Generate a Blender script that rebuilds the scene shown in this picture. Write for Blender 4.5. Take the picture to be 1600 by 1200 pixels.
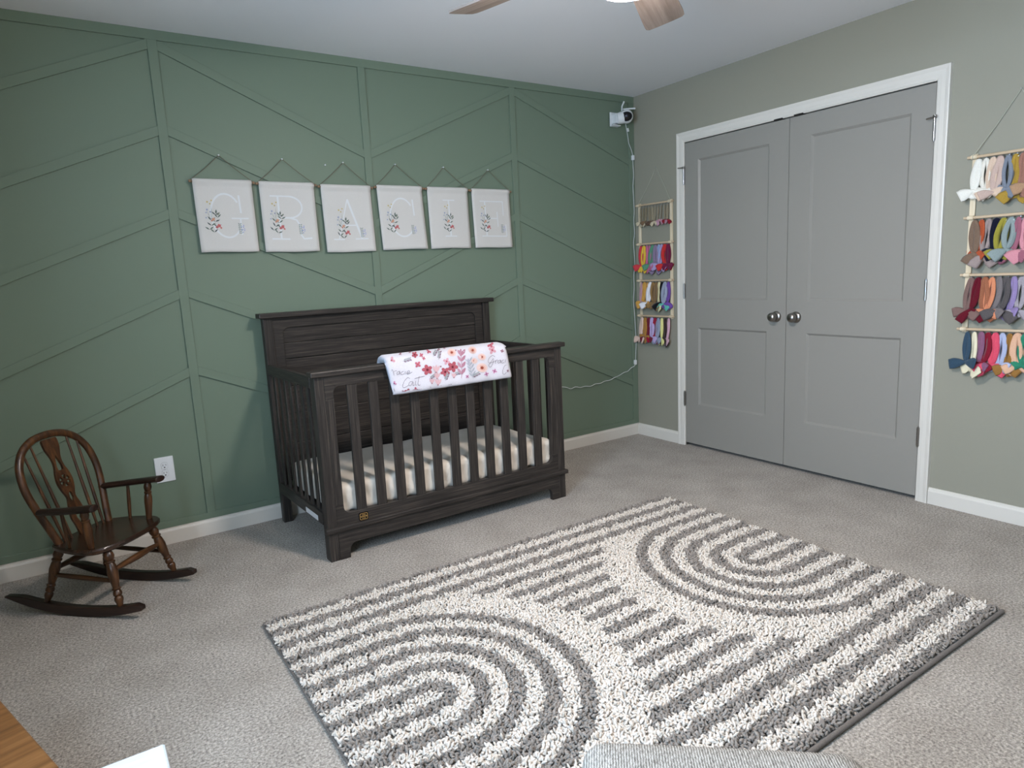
import bpy, bmesh, math, random
import numpy as np
from mathutils import Vector, Matrix

scn = bpy.context.scene
for o in list(bpy.data.objects):
    bpy.data.objects.remove(o)
COL = scn.collection
PI = math.pi
rnd = random.Random(7)


def lin(c):
    out = []
    for x in c[:3]:
        x /= 255.0
        out.append(x / 12.92 if x <= .04045 else ((x + .055) / 1.055) ** 2.4)
    return (out[0], out[1], out[2], 1.0)


# ---------------------------------------------------------------- camera
CAM = Vector((-3.5318, -3.6315, 1.2597))
CR = Vector((0.82948879, -0.55646624, -0.04789225))
CU = Vector((0.13101571, 0.11050538, 0.98520224))
CF = Vector((0.54293943, 0.82348885, -0.1645688))
FPX = 1041.29
cd = bpy.data.cameras.new('camera')
cd.sensor_width = 36.0
cd.lens = FPX / 1600 * 36
cd.clip_start = .02
cam = bpy.data.objects.new('camera', cd)
M = Matrix(((CR.x, CU.x, -CF.x, CAM.x), (CR.y, CU.y, -CF.y, CAM.y), (CR.z, CU.z, -CF.z, CAM.z), (0, 0, 0, 1)))
cam.matrix_world = M
COL.objects.link(cam)
scn.camera = cam


def hit(px, py, ax, val):
    """photo pixel -> point on the plane coordinate[ax] = val"""
    d = CF + CR * ((px - 800) / FPX) - CU * ((py - 600) / FPX)
    t = (val - CAM[ax]) / d[ax]
    return CAM + d * t


# ---------------------------------------------------------------- world, light, exposure
world = bpy.data.worlds.new('daylight')
scn.world = world
world.use_nodes = True
wn = world.node_tree.nodes
bgd = wn['Background']
bgd.inputs[0].default_value = (.57, .77, 1.0, 1)
bgd.inputs[1].default_value = 16.5
vs = scn.view_settings
vs.view_transform = 'Standard'
vs.look = 'None'
vs.gamma = 1
vs.use_curve_mapping = False
vs.exposure = 1.1
FAN_LIGHT = 122.0

ROOM_X0, ROOM_Y0, ROOM_H = -4.2, -4.3, 2.44
WTH = .30                                   # thickness of the unseen left wall, deepened to block grazing window light
WIN = [(-3.5, -2.25, .80, 2.12)]          # y0, y1, z0, z1 in the left wall
for (wy0, wy1, wz0, wz1) in WIN:           # portals guide sky sampling through the window openings
    ld = bpy.data.lights.new('window_portal', 'AREA')
    ld.shape = 'RECTANGLE'
    ld.size = wy1 - wy0
    ld.size_y = wz1 - wz0
    ld.cycles.is_portal = True
    lo = bpy.data.objects.new('window_portal', ld)
    lo.matrix_world = Matrix.Translation((ROOM_X0 - WTH - .01, (wy0 + wy1) / 2, (wz0 + wz1) / 2)) @ Matrix(((0, 0, -1, 0), (1, 0, 0, 0), (0, -1, 0, 0), (0, 0, 0, 1)))
    COL.objects.link(lo)


# ---------------------------------------------------------------- materials
def newmat(name, col, rough=.6, spec=.35, metal=0.0):
    m = bpy.data.materials.new(name)
    m.use_nodes = True
    b = m.node_tree.nodes['Principled BSDF']
    b.inputs['Base Color'].default_value = lin(col)
    b.inputs['Roughness'].default_value = rough
    b.inputs['Specular IOR Level'].default_value = spec
    b.inputs['Metallic'].default_value = metal
    return m


def nd(m, t):
    return m.node_tree.nodes.new(t)


def lk(m, a, b):
    m.node_tree.links.new(a, b)


def bsdf(m):
    return m.node_tree.nodes['Principled BSDF']


def noise(m, scale, detail=2, sx=(1, 1, 1), rough=.5, coord='Object'):
    tc = nd(m, 'ShaderNodeTexCoord')
    mp = nd(m, 'ShaderNodeMapping')
    mp.inputs['Scale'].default_value = sx
    lk(m, tc.outputs[coord], mp.inputs[0])
    n = nd(m, 'ShaderNodeTexNoise')
    n.inputs['Scale'].default_value = scale
    n.inputs['Detail'].default_value = detail
    n.inputs['Roughness'].default_value = rough
    lk(m, mp.outputs[0], n.inputs['Vector'])
    return n


def ramp(m, fac, stops):
    r = nd(m, 'ShaderNodeValToRGB')
    e = r.color_ramp.elements
    while len(e) < len(stops):
        e.new(.5)
    for i, (p, c) in enumerate(stops):
        e[i].position = p
        e[i].color = lin(c)
    lk(m, fac, r.inputs[0])
    return r


def bump(m, fac, strength, dist=.002):
    b = nd(m, 'ShaderNodeBump')
    b.inputs['Strength'].default_value = strength
    b.inputs['Distance'].default_value = dist
    lk(m, fac, b.inputs['Height'])
    lk(m, b.outputs[0], bsdf(m).inputs['Normal'])
    return b


def paint(name, col, rough=.55, spec=.3, bs=.08):
    m = newmat(name, col, rough, spec)
    n = noise(m, 260, 2)
    bump(m, n.outputs['Fac'], bs, .001)
    return m


def wood(name, dark, mid, light, axis, rough=.5, spec=.35, freq=60, stretch=.045, bs=.25):
    m = newmat(name, mid, rough, spec)
    s = [1, 1, 1]
    s[axis] = stretch
    n = noise(m, freq, 5, tuple(s), .62)
    r = ramp(m, n.outputs['Fac'], [(.3, dark), (.52, mid), (.75, light)])
    lk(m, r.outputs[0], bsdf(m).inputs['Base Color'])
    bump(m, n.outputs['Fac'], bs, .0015)
    return m


def cloth(name, col, rough=.9, scale=420, bs=.3, var=10):
    m = newmat(name, col, rough, .15)
    n = noise(m, scale, 2)
    lo_ = tuple(max(0, c - var) for c in col)
    hi_ = tuple(min(255, c + var) for c in col)
    r = ramp(m, n.outputs['Fac'], [(.3, lo_), (.7, hi_)])
    lk(m, r.outputs[0], bsdf(m).inputs['Base Color'])
    bump(m, n.outputs['Fac'], bs, .001)
    bsdf(m).inputs['Sheen Weight'].default_value = .15
    return m


MT = {}
MT['green'] = paint('green_wall_paint', (112, 127, 110), .5, .3)
MT['greige'] = paint('greige_wall_paint', (149, 146, 132), .6, .25)
MT['ceiling'] = paint('ceiling_paint', (238, 238, 241), .8, .1, .2)
MT['trim'] = paint('white_trim_paint', (217, 211, 202), .35, .4, .02)
MT['door'] = paint('grey_door_paint', (146, 142, 135), .36, .45, .03)
MT['closet'] = paint('closet_paint', (90, 90, 88))
MT['steel'] = newmat('satin_nickel', (150, 145, 140), .28, .5, 1.0)
MT['hinge'] = newmat('hinge_metal', (175, 175, 178), .3, .5, 1.0)
MT['darkmetal'] = newmat('dark_metal', (52, 48, 46), .45, .4, .6)
MT['plastic'] = newmat('white_plastic', (222, 224, 226), .35, .4)
MT['blackplastic'] = newmat('black_gloss', (14, 14, 22), .12, .5)
MT['slot'] = newmat('socket_slot', (40, 38, 38), .6)
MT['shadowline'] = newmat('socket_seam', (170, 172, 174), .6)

# carpet
m = newmat('carpet', (168, 161, 154), .95, .1)
n1 = noise(m, 125, 4, (1, 1, 1), .75)
n2 = noise(m, 5, 4)
r1 = ramp(m, n1.outputs['Fac'], [(.32, (88, 80, 72)), (.5, (168, 158, 147)), (.68, (220, 210, 198))])
r2 = ramp(m, n2.outputs['Fac'], [(.3, (226, 223, 220)), (.7, (255, 255, 255))])
mx = nd(m, 'ShaderNodeMixRGB')
mx.blend_type = 'MULTIPLY'
mx.inputs[0].default_value = 1
lk(m, r1.outputs[0], mx.inputs[1])
lk(m, r2.outputs[0], mx.inputs[2])
lk(m, mx.outputs[0], bsdf(m).inputs['Base Color'])
bump(m, n1.outputs['Fac'], .9, .006)
bsdf(m).inputs['Sheen Weight'].default_value = .25
MT['carpet'] = m

CW = ((31, 28, 26), (50, 45, 42), (82, 73, 66))
for i, a in enumerate('xyz'):
    MT['crib' + a] = wood('charcoal_wood_' + a, *CW, i, .45, .3, 150, .03, .2)
RW = ((38, 22, 11), (72, 44, 23), (108, 70, 38))
for i, a in enumerate('xyz'):
    MT['rock' + a] = wood('rocker_wood_' + a, *RW, i, .3, .45, 55, .07, .12)
RD = ((20, 12, 9), (40, 24, 18), (62, 38, 27))
MT['rockdark'] = wood('rocker_wood_dark', *RD, 0, .28, .5, 55, .07, .12)
MT['oak'] = wood('oak_wood', (92, 60, 32), (122, 82, 46), (142, 100, 60), 1, .5, .3, 40, .06, .1)
MT['pale'] = wood('pale_beech', (205, 185, 155), (224, 207, 178), (236, 222, 198), 2, .6, .25, 50, .06, .05)
MT['dowel'] = wood('beech_dowel', (190, 165, 135), (208, 184, 155), (224, 202, 175), 1, .6, .25, 50, .06, .05)
MT['bannerdowel'] = newmat('brown_dowel', (150, 118, 92), .6)
MT['cord'] = cloth('cotton_cord', (178, 176, 160), .9, 900, .3)
MT['bannercord'] = cloth('banner_cord', (104, 100, 84), .9, 900, .3)
MT['canvas'] = cloth('banner_canvas', (206, 202, 197), .95, 600, .2, 4)
MT['letter'] = newmat('white_letter_print', (216, 217, 218), .9, .1)
MT['blanket'] = cloth('white_plush', (203, 199, 206), .95, 260, .25, 5)
MT['blanketback'] = cloth('pale_blue_plush', (184, 190, 204), .95, 260, .25, 5)
MT['fan'] = wood('fan_blade_oak', (122, 108, 100), (150, 136, 128), (174, 160, 152), 0, .5, .3, 40, .05, .08)
MT['fanedge'] = newmat('fan_blade_edge', (225, 220, 215), .5)
MT['nickel'] = newmat('brushed_nickel', (190, 186, 182), .35, .5, 1.0)

m = cloth('fitted_sheet', (212, 202, 189), .55, 500, .1, 3)
bsdf(m).inputs['Specular IOR Level'].default_value = .4
MT['sheet'] = m

m = newmat('tweed', (176, 172, 166), .95, .1)
tc = nd(m, 'ShaderNodeTexCoord')
wv = nd(m, 'ShaderNodeTexWave')
wv.inputs['Scale'].default_value = 70
wv.inputs['Distortion'].default_value = 2.5
wv.inputs['Detail'].default_value = 2
wv.inputs['Detail Scale'].default_value = 3
lk(m, tc.outputs['Object'], wv.inputs['Vector'])
nz = noise(m, 330, 2, (1, .35, 1))
mm = nd(m, 'ShaderNodeMath')
mm.operation = 'MULTIPLY_ADD'
mm.inputs[1].default_value = .45
lk(m, wv.outputs['Fac'], mm.inputs[0])
lk(m, nz.outputs['Fac'], mm.inputs[2])
r = ramp(m, mm.outputs[0], [(.35, (92, 87, 81)), (.7, (134, 128, 121)), (1.0, (180, 174, 166))])
lk(m, r.outputs[0], bsdf(m).inputs['Base Color'])
bump(m, mm.outputs[0], .5, .002)
MT['tweed'] = m


def pilemat(name, a, b):
    m = newmat(name, a, .95, .1)
    g = nd(m, 'ShaderNodeNewGeometry')
    r = ramp(m, g.outputs['Random Per Island'], [(0, a), (1, b)])
    lk(m, r.outputs[0], bsdf(m).inputs['Base Color'])
    bsdf(m).inputs['Sheen Weight'].default_value = .2
    return m


MT['pilewhite'] = pilemat('cream_yarn', (200, 189, 176), (219, 209, 199))
MT['pilegrey'] = pilemat('grey_yarn', (124, 115, 107), (150, 141, 133))
MT['rugback'] = cloth('rug_backing', (150, 146, 140), .95, 300, .3)
MT['rugedge'] = cloth('rug_binding', (104, 96, 90), .9, 300, .3)


def emat(name, col, strength):
    m = newmat(name, col)
    bsdf(m).inputs['Emission Color'].default_value = lin(col)
    bsdf(m).inputs['Emission Strength'].default_value = strength
    return m


MT['dome'] = emat('lit_glass_dome', (255, 244, 236), FAN_LIGHT)

m = bpy.data.materials.new('window_glass')
m.use_nodes = True
for n in list(m.node_tree.nodes):
    if n.type == 'BSDF_PRINCIPLED':
        m.node_tree.nodes.remove(n)
tr = nd(m, 'ShaderNodeBsdfTransparent')
gl = nd(m, 'ShaderNodeBsdfGlossy')
gl.inputs['Roughness'].default_value = .02
ms = nd(m, 'ShaderNodeMixShader')
ms.inputs[0].default_value = .06
lk(m, tr.outputs[0], ms.inputs[1])
lk(m, gl.outputs[0], ms.inputs[2])
lk(m, ms.outputs[0], m.node_tree.nodes['Material Output'].inputs[0])
MT['glass'] = m

_flat = {}


def flat(col, rough=.9):
    k = tuple(int(c) for c in col)
    if k not in _flat:
        _flat[k] = newmat('print_%02x%02x%02x' % k, k, rough, .1)
    return _flat[k]


_cl = {}


def bandcloth(col):
    k = tuple(col)
    if k not in _cl:
        _cl[k] = cloth('headband_%02x%02x%02x' % k, k, .9, 380, .35, 8)
    return _cl[k]


# ---------------------------------------------------------------- mesh helpers
class MB:
    def __init__(s):
        s.v, s.f, s.m = [], [], []

    def add(s, vs, fs, mi=0):
        o = len(s.v)
        s.v += [tuple(p) for p in vs]
        s.f += [tuple(i + o for i in f) for f in fs]
        s.m += [mi] * len(fs)
        return s

    def box(s, x0, x1, y0, y1, z0, z1, mi=0):
        v = [(x, y, z) for z in (z0, z1) for y in (y0, y1) for x in (x0, x1)]
        return s.add(v, [(0, 2, 3, 1), (4, 5, 7, 6), (0, 1, 5, 4), (2, 6, 7, 3), (0, 4, 6, 2), (1, 3, 7, 5)], mi)

    def tube(s, path, rad, n=10, mi=0, closed=False, caps=True, up=None, prof=None):
        P = [Vector(p) for p in path]
        N = len(P)
        if not hasattr(rad, '__len__'):
            rad = [rad] * N
        T = []
        for i in range(N):
            a = P[(i - 1) % N] if (closed or i > 0) else P[i]
            b = P[(i + 1) % N] if (closed or i < N - 1) else P[i]
            t = (b - a)
            T.append(t.normalized() if t.length > 1e-9 else Vector((0, 0, 1)))
        u0 = Vector(up) if up is not None else (Vector((0, 0, 1)) if abs(T[0].z) < .9 else Vector((1, 0, 0)))
        u = (u0 - T[0] * u0.dot(T[0])).normalized()
        vs = []
        for i in range(N):
            if up is not None:
                uu = Vector(up)
                q = uu - T[i] * uu.dot(T[i])
                if q.length > 1e-5:
                    u = q.normalized()
            else:
                q = u - T[i] * u.dot(T[i])
                if q.length > 1e-6:
                    u = q.normalized()
            w = T[i].cross(u)
            r = rad[i]
            ru, rw = (r if hasattr(r, '__len__') else (r, r))
            for k in range(n):
                a = 2 * PI * k / n
                g = prof(i / (N - 1), a) if prof else 1.0
                vs.append(P[i] + u * (ru * math.cos(a) * g) + w * (rw * math.sin(a) * g))
        fs = []
        for i in range(N if closed else N - 1):
            j = (i + 1) % N
            for k in range(n):
                l = (k + 1) % n
                fs.append((i * n + k, i * n + l, j * n + l, j * n + k))
        if caps and not closed:
            fs.append(tuple(range(n))[::-1])
            fs.append(tuple((N - 1) * n + k for k in range(n)))
        return s.add(vs, fs, mi)

    def lathe(s, p0, p1, prof, n=14, mi=0):
        p0, p1 = Vector(p0), Vector(p1)
        path = [p0.lerp(p1, t) for t, r in prof]
        return s.tube(path, [max(r, 1e-4) for t, r in prof], n, mi)

    def ball(s, c, r, nu=14, nv=9, mi=0, rot=None):
        c = Vector(c)
        if not hasattr(r, '__len__'):
            r = (r, r, r)
        vs = []
        for j in range(nv + 1):
            ph = PI * j / nv
            for i in range(nu):
                th = 2 * PI * i / nu
                p = Vector((r[0] * math.sin(ph) * math.cos(th), r[1] * math.sin(ph) * math.sin(th), r[2] * math.cos(ph)))
                if rot is not None:
                    p = rot @ p
                vs.append(c + p)
        fs = []
        for j in range(nv):
            for i in range(nu):
                k = (i + 1) % nu
                fs.append((j * nu + i, (j + 1) * nu + i, (j + 1) * nu + k, j * nu + k))
        return s.add(vs, fs, mi)

    def mesh(s, name, mats, smooth=False, weld=True):
        me = bpy.data.meshes.new(name)
        me.from_pydata(s.v, [], s.f)
        for q in mats:
            me.materials.append(q)
        if len(mats) > 1:
            me.polygons.foreach_set('material_index', s.m)
        if weld:
            bm = bmesh.new()
            bm.from_mesh(me)
            bmesh.ops.remove_doubles(bm, verts=bm.verts, dist=1e-6)
            bmesh.ops.recalc_face_normals(bm, faces=bm.faces)
            bm.to_mesh(me)
            bm.free()
        if smooth:
            me.polygons.foreach_set('use_smooth', [True] * len(me.polygons))
            if smooth != 'all':
                try:
                    me.set_sharp_from_angle(angle=math.radians(40))
                except Exception:
                    pass
        me.update()
        return me


def link(name, data, parent=None, loc=None):
    o = bpy.data.objects.new(name, data)
    COL.objects.link(o)
    if parent is not None:
        o.parent = parent
    if loc is not None:
        o.location = loc
    return o


def obj(name, mb, mats, parent=None, smooth=False, bev=0.0, shift=None, seg=2):
    """mesh from builder; shift: world builder coordinates -> local of the root at `shift`"""
    if not isinstance(mats, (list, tuple)):
        mats = [mats]
    if shift is not None:
        sx, sy, sz = shift
        mb.v = [(a - sx, b - sy, c - sz) for a, b, c in mb.v]
    o = link(name, mb.mesh(name, mats, smooth), parent)
    if bev:
        b = o.modifiers.new('bevel', 'BEVEL')
        b.width = bev
        b.segments = seg
        b.limit_method = 'ANGLE'
        b.angle_limit = math.radians(35)
    return o


def thing(name, label, cat, loc=(0, 0, 0), rz=0.0, group=None):
    o = link(name, None, None, loc)
    o.rotation_euler = (0, 0, rz)
    o.empty_display_size = .1
    return tag(o, label, cat, group)


def tag(o, label, cat, group=None):
    o['label'] = label
    o['category'] = cat
    if group:
        o['group'] = group
    return o


def struct(o):
    o['kind'] = 'structure'
    return o


def shape2d(outer, holes, t, frame, mb, mi=0):
    """flat shape with holes, thickness t, placed by frame (origin, U, V, N): adds to mb"""
    cu = bpy.data.curves.new('tmp', 'CURVE')
    cu.dimensions = '2D'
    cu.fill_mode = 'BOTH'
    cu.extrude = t / 2
    for ring in [outer] + list(holes):
        sp = cu.splines.new('POLY')
        sp.points.add(len(ring) - 1)
        for p, q in zip(sp.points, ring):
            p.co = (q[0], q[1], 0, 1)
        sp.use_cyclic_u = True
    ob = bpy.data.objects.new('tmp', cu)
    COL.objects.link(ob)
    dg = bpy.context.evaluated_depsgraph_get()
    me = bpy.data.meshes.new_from_object(ob.evaluated_get(dg))
    O, U, V, N = [Vector(q) for q in frame]
    vs = [O + U * v.co.x + V * v.co.y + N * v.co.z for v in me.vertices]
    fs = [tuple(p.vertices) for p in me.polygons]
    mb.add(vs, fs, mi)
    bpy.data.objects.remove(ob)
    bpy.data.curves.remove(cu)
    bpy.data.meshes.remove(me)
    return mb


def arc(cx, cy, r, a0, a1, n=8, ry=None):
    ry = r if ry is None else ry
    return [(cx + r * math.cos(math.radians(a0 + (a1 - a0) * i / n)), cy + ry * math.sin(math.radians(a0 + (a1 - a0) * i / n))) for i in range(n + 1)]


def spline(pts, per=6):
    P = [Vector(p) for p in pts]
    out = []
    for i in range(len(P) - 1):
        p0 = P[max(0, i - 1)]
        p1, p2 = P[i], P[i + 1]
        p3 = P[min(len(P) - 1, i + 2)]
        for k in range(per):
            t = k / per
            out.append(.5 * ((2 * p1) + (p2 - p0) * t + (2 * p0 - 5 * p1 + 4 * p2 - p3) * t * t + (3 * p1 - p0 - 3 * p2 + p3) * t ** 3))
    out.append(P[-1])
    return out


# ================================================================ STRUCTURE
X0, Y0, H = ROOM_X0, ROOM_Y0, ROOM_H
struct(obj('floor', MB().box(X0 - WTH, .8, Y0 - .1, .1, -.1, 0), MT['carpet']))
struct(obj('ceiling', MB().box(X0 - WTH, .8, Y0 - .1, .1, H, H + .1), MT['ceiling']))
wall_back = struct(obj('wall_back', MB().box(X0 - .1, .8, 0, .1, 0, H), MT['green']))
struct(obj('wall_front', MB().box(X0 - .1, .8, Y0 - .1, Y0, 0, H), MT['greige']))
# right wall with the closet opening
OY0, OY1, OZ = -.478, -2.017, 2.052
mb = MB()
mb.box(0, .1, OY0, 0, 0, H)
mb.box(0, .1, Y0, OY1, 0, H)
mb.box(0, .1, OY1, OY0, OZ, H)
struct(obj('wall_right', mb, MT['greige']))
mb = MB().box(.7, .8, Y0, 0, 0, H)
mb.box(.1, .7, -.3, -.28, 0, H)
mb.box(.1, .7, -2.22, -2.2, 0, H)
struct(obj('wall_closet', mb, MT['closet']))
# left wall with the window opening(s)
mb = MB()
wy0, wy1, wz0, wz1 = WIN[0]
mb.box(X0 - WTH, X0, Y0, wy0, 0, H)
mb.box(X0 - WTH, X0, wy1, 0, 0, H)
mb.box(X0 - WTH, X0, wy0, wy1, 0, wz0)
mb.box(X0 - WTH, X0, wy0, wy1, wz1, H)
struct(obj('wall_left', mb, MT['greige']))
for k, (a, b, c, d) in enumerate(WIN):
    w = struct(link('window_%d' % (k + 1), None, None, (X0, (a + b) / 2, c)))
    sh = (X0, (a + b) / 2, c)
    mb = MB()
    for q in ((a, a + .04, c, d), (b - .04, b, c, d), (a, b, c, c + .04), (a, b, d - .04, d)):
        mb.box(X0 - WTH + .01, X0 - WTH + .08, *q)
    obj('window_frame', mb, MT['trim'], w, shift=sh, bev=.002)
    mid = (c + d) / 2
    obj('meeting_rail', MB().box(X0 - WTH + .025, X0 - WTH + .065, a + .04, b - .04, mid - .02, mid + .02), MT['trim'], w, shift=sh, bev=.002)
    for z0_, z1_ in ((c + .04, mid - .02), (mid + .02, d - .04)):
        obj('pane', MB().box(X0 - WTH + .042, X0 - WTH + .046, a + .04, b - .04, z0_, z1_), MT['glass'], w, shift=sh)
    mb = MB()
    for q in ((a - .065, a, c - .065, d + .065), (b, b + .065, c - .065, d + .065), (a, b, d, d + .065), (a, b, c - .065, c)):
        mb.box(X0, X0 + .015, *q)
    obj('casing', mb, MT['trim'], w, shift=sh, bev=.003)
    obj('window_sill', MB().box(X0 - WTH + .08, X0 + .045, a, b, c, c + .02), MT['trim'], w, shift=sh, bev=.003)

# ---- battens on the green wall: each a piece of wall_back
BT, BW = .010, .041


def batten(poly):
    """poly: (x, z) corners on the wall"""
    n = len(poly)
    v = [(x, 0, z) for x, z in poly] + [(x, -BT, z) for x, z in poly]
    f = [tuple(range(n)), tuple(range(2 * n - 1, n - 1, -1))] + [(i, (i + 1) % n, n + (i + 1) % n, n + i) for i in range(n)]
    return obj('batten', MB().add(v, f), MT['green'], wall_back, bev=.0012)


VX = [-4.06, -3.0365, -2.0255, -1.0405]
ZB = .085
batten([(X0, 2.396), (0, 2.396), (0, H), (X0, H)])
batten([(X0, ZB), (0, ZB), (0, .118), (X0, .118)])
for x in VX:
    batten([(x - BW / 2, .118), (x + BW / 2, .118), (x + BW / 2, 2.396), (x - BW / 2, 2.396)])
batten([(-.05, .118), (-.001, .118), (-.001, 2.396), (-.05, 2.396)])
VH = .0445     # vertical height of a sloping batten


def sloped(xa, za, xb, zb):
    """lower edge from (xa,za) to (xb,zb)"""
    pts = [(xa, za), (xb, zb), (xb, zb + VH), (xa, za + VH)]
    out = []
    for i in range(4):          # clip to the frame of the panel (z .118 .. 2.396)
        a, b = pts[i], pts[(i + 1) % 4]
        for lo_, q in ((True, .118),):
            pass
        out.append(a)
    def clip(poly, zc, keep_above):
        res = []
        for i in range(len(poly)):
            a, b = poly[i], poly[(i + 1) % len(poly)]
            ia = (a[1] >= zc) if keep_above else (a[1] <= zc)
            ib = (b[1] >= zc) if keep_above else (b[1] <= zc)
            if ia:
                res.append(a)
            if ia != ib:
                t = (zc - a[1]) / (b[1] - a[1])
                res.append((a[0] + (b[0] - a[0]) * t, zc))
        return res
    out = clip(clip(out, .118, True), 2.396, False)
    if len(out) >= 3:
        batten(out)


hb = BW / 2
V1, V2, V3 = VX[1], VX[2], VX[3]
for z in (2.353, 1.972, 1.591, 1.211, .828):
    sloped(VX[0] + hb, z - .412 * (V1 - VX[0] - BW), V1 - hb, z)                 # rising to the first upright
zr = [2.351, 1.975, 1.594, 1.216, .831]
z2 = [1.924, 1.549, 1.174, .79, .41]
z3 = [2.349, 1.960, 1.585, 1.180, .80, .42]
zc = [1.973, 1.580, 1.172, .794, .378, .0]
for a, b in zip(zr, z2):
    sloped(V1 + hb, a, V2 - hb, b)
for a, b in zip(z2, z3):
    sloped(V2 + hb, a, V3 - hb, b)
for a, b in zip(z3[:5], zc[:5]):
    sloped(V3 + hb, a, -.05, b)

# ---- baseboards
BB = [(0, 0), (.014, 0), (.014, .066), (.011, .073), (.0075, .076), (.0065, .085), (0, .085)]


def baseboard(name, p, q, nrm):
    """profile swept from p to q on the floor, nrm points into the room"""
    p, q, nrm = Vector(p), Vector(q), Vector(nrm)
    v = [p + nrm * a + Vector((0, 0, b)) for a, b in BB] + [q + nrm * a + Vector((0, 0, b)) for a, b in BB]
    n = len(BB)
    f = [(i, (i + 1) % n, n + (i + 1) % n, n + i) for i in range(n)] + [tuple(range(n)), tuple(range(2 * n - 1, n - 1, -1))]
    return struct(obj(name, MB().add(v, f), MT['trim'], bev=.001))


baseboard('baseboard_back', (X0, 0, 0), (0, 0, 0), (0, -1, 0))
CYL, CYR = -.4165, -2.0785       # outer edges of the closet casing
baseboard('baseboard_right', (0, -.014, 0), (0, CYL, 0), (-1, 0, 0))
baseboard('baseboard_right', (0, CYR, 0), (0, Y0, 0), (-1, 0, 0))
baseboard('baseboard_left', (X0, Y0 + .014, 0), (X0, -.014, 0), (1, 0, 0))
baseboard('baseboard_front', (X0, Y0, 0), (0, Y0, 0), (0, 1, 0))

# ---- closet casing (trim_1)
trim = struct(link('trim_1', None, None, (0, (CYL + CYR) / 2, 0)))
TS = (0, (CYL + CYR) / 2, 0)
CP = [(0, .009), (.006, .0115), (.012, .012), (.02, .0135), (.038, .0135), (.046, .0165), (.053, .0185), (.058, .017), (.060, .0)]   # (from inner edge outwards, thickness)
ZH = 2.1135
IYL, IYR, IZ = CYL - .060, CYR + .060, ZH - .060


def casing_piece(name, pts):
    """pts: function (k) -> the two end points for profile offset"""
    v, n = [], len(CP)
    for e in (0, 1):
        for off, th in CP:
            y, z = pts(off, e)
            v.append((-th, y, z))
        for off, th in CP:
            y, z = pts(off, e)
            v.append((0, y, z))
    f = []
    m2 = 2 * n
    for i in range(n - 1):
        f.append((i, i + 1, m2 + i + 1, m2 + i))
    f.append(tuple(range(n)) + tuple(range(m2 - 1, n - 1, -1)))
    f.append(tuple(range(m2, m2 + n)) + tuple(range(2 * m2 - 1, m2 + n - 1, -1)))
    f.append((0, m2, m2 + n, n))
    return obj(name, MB().add(v, f), MT['trim'], trim, shift=TS)


casing_piece('casing_leg', lambda o, e: (IYL + o, 0 if e == 0 else IZ + o))
casing_piece('casing_leg', lambda o, e: (IYR - o, 0 if e == 0 else IZ + o))
casing_piece('casing_head', lambda o, e: ((IYL + o) if e == 0 else (IYR - o), IZ + o))
mb = MB().box(-.006, .1, OY0, IYL + .002, 0, OZ)
mb.box(-.006, .1, IYR - .002, OY1, 0, OZ)
mb.box(-.006, .1, OY1, OY0, OZ - .003, IZ + .002)
obj('jamb', mb, MT['trim'], trim, shift=TS)
for y0_, y1_ in ((-1.15, -1.205), (-1.277, -1.333)):
    obj('catch_plate', MB().box(-.010, .03, y1_, y0_, 2.0435, 2.053), MT['darkmetal'], trim, shift=TS, bev=.001)


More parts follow.
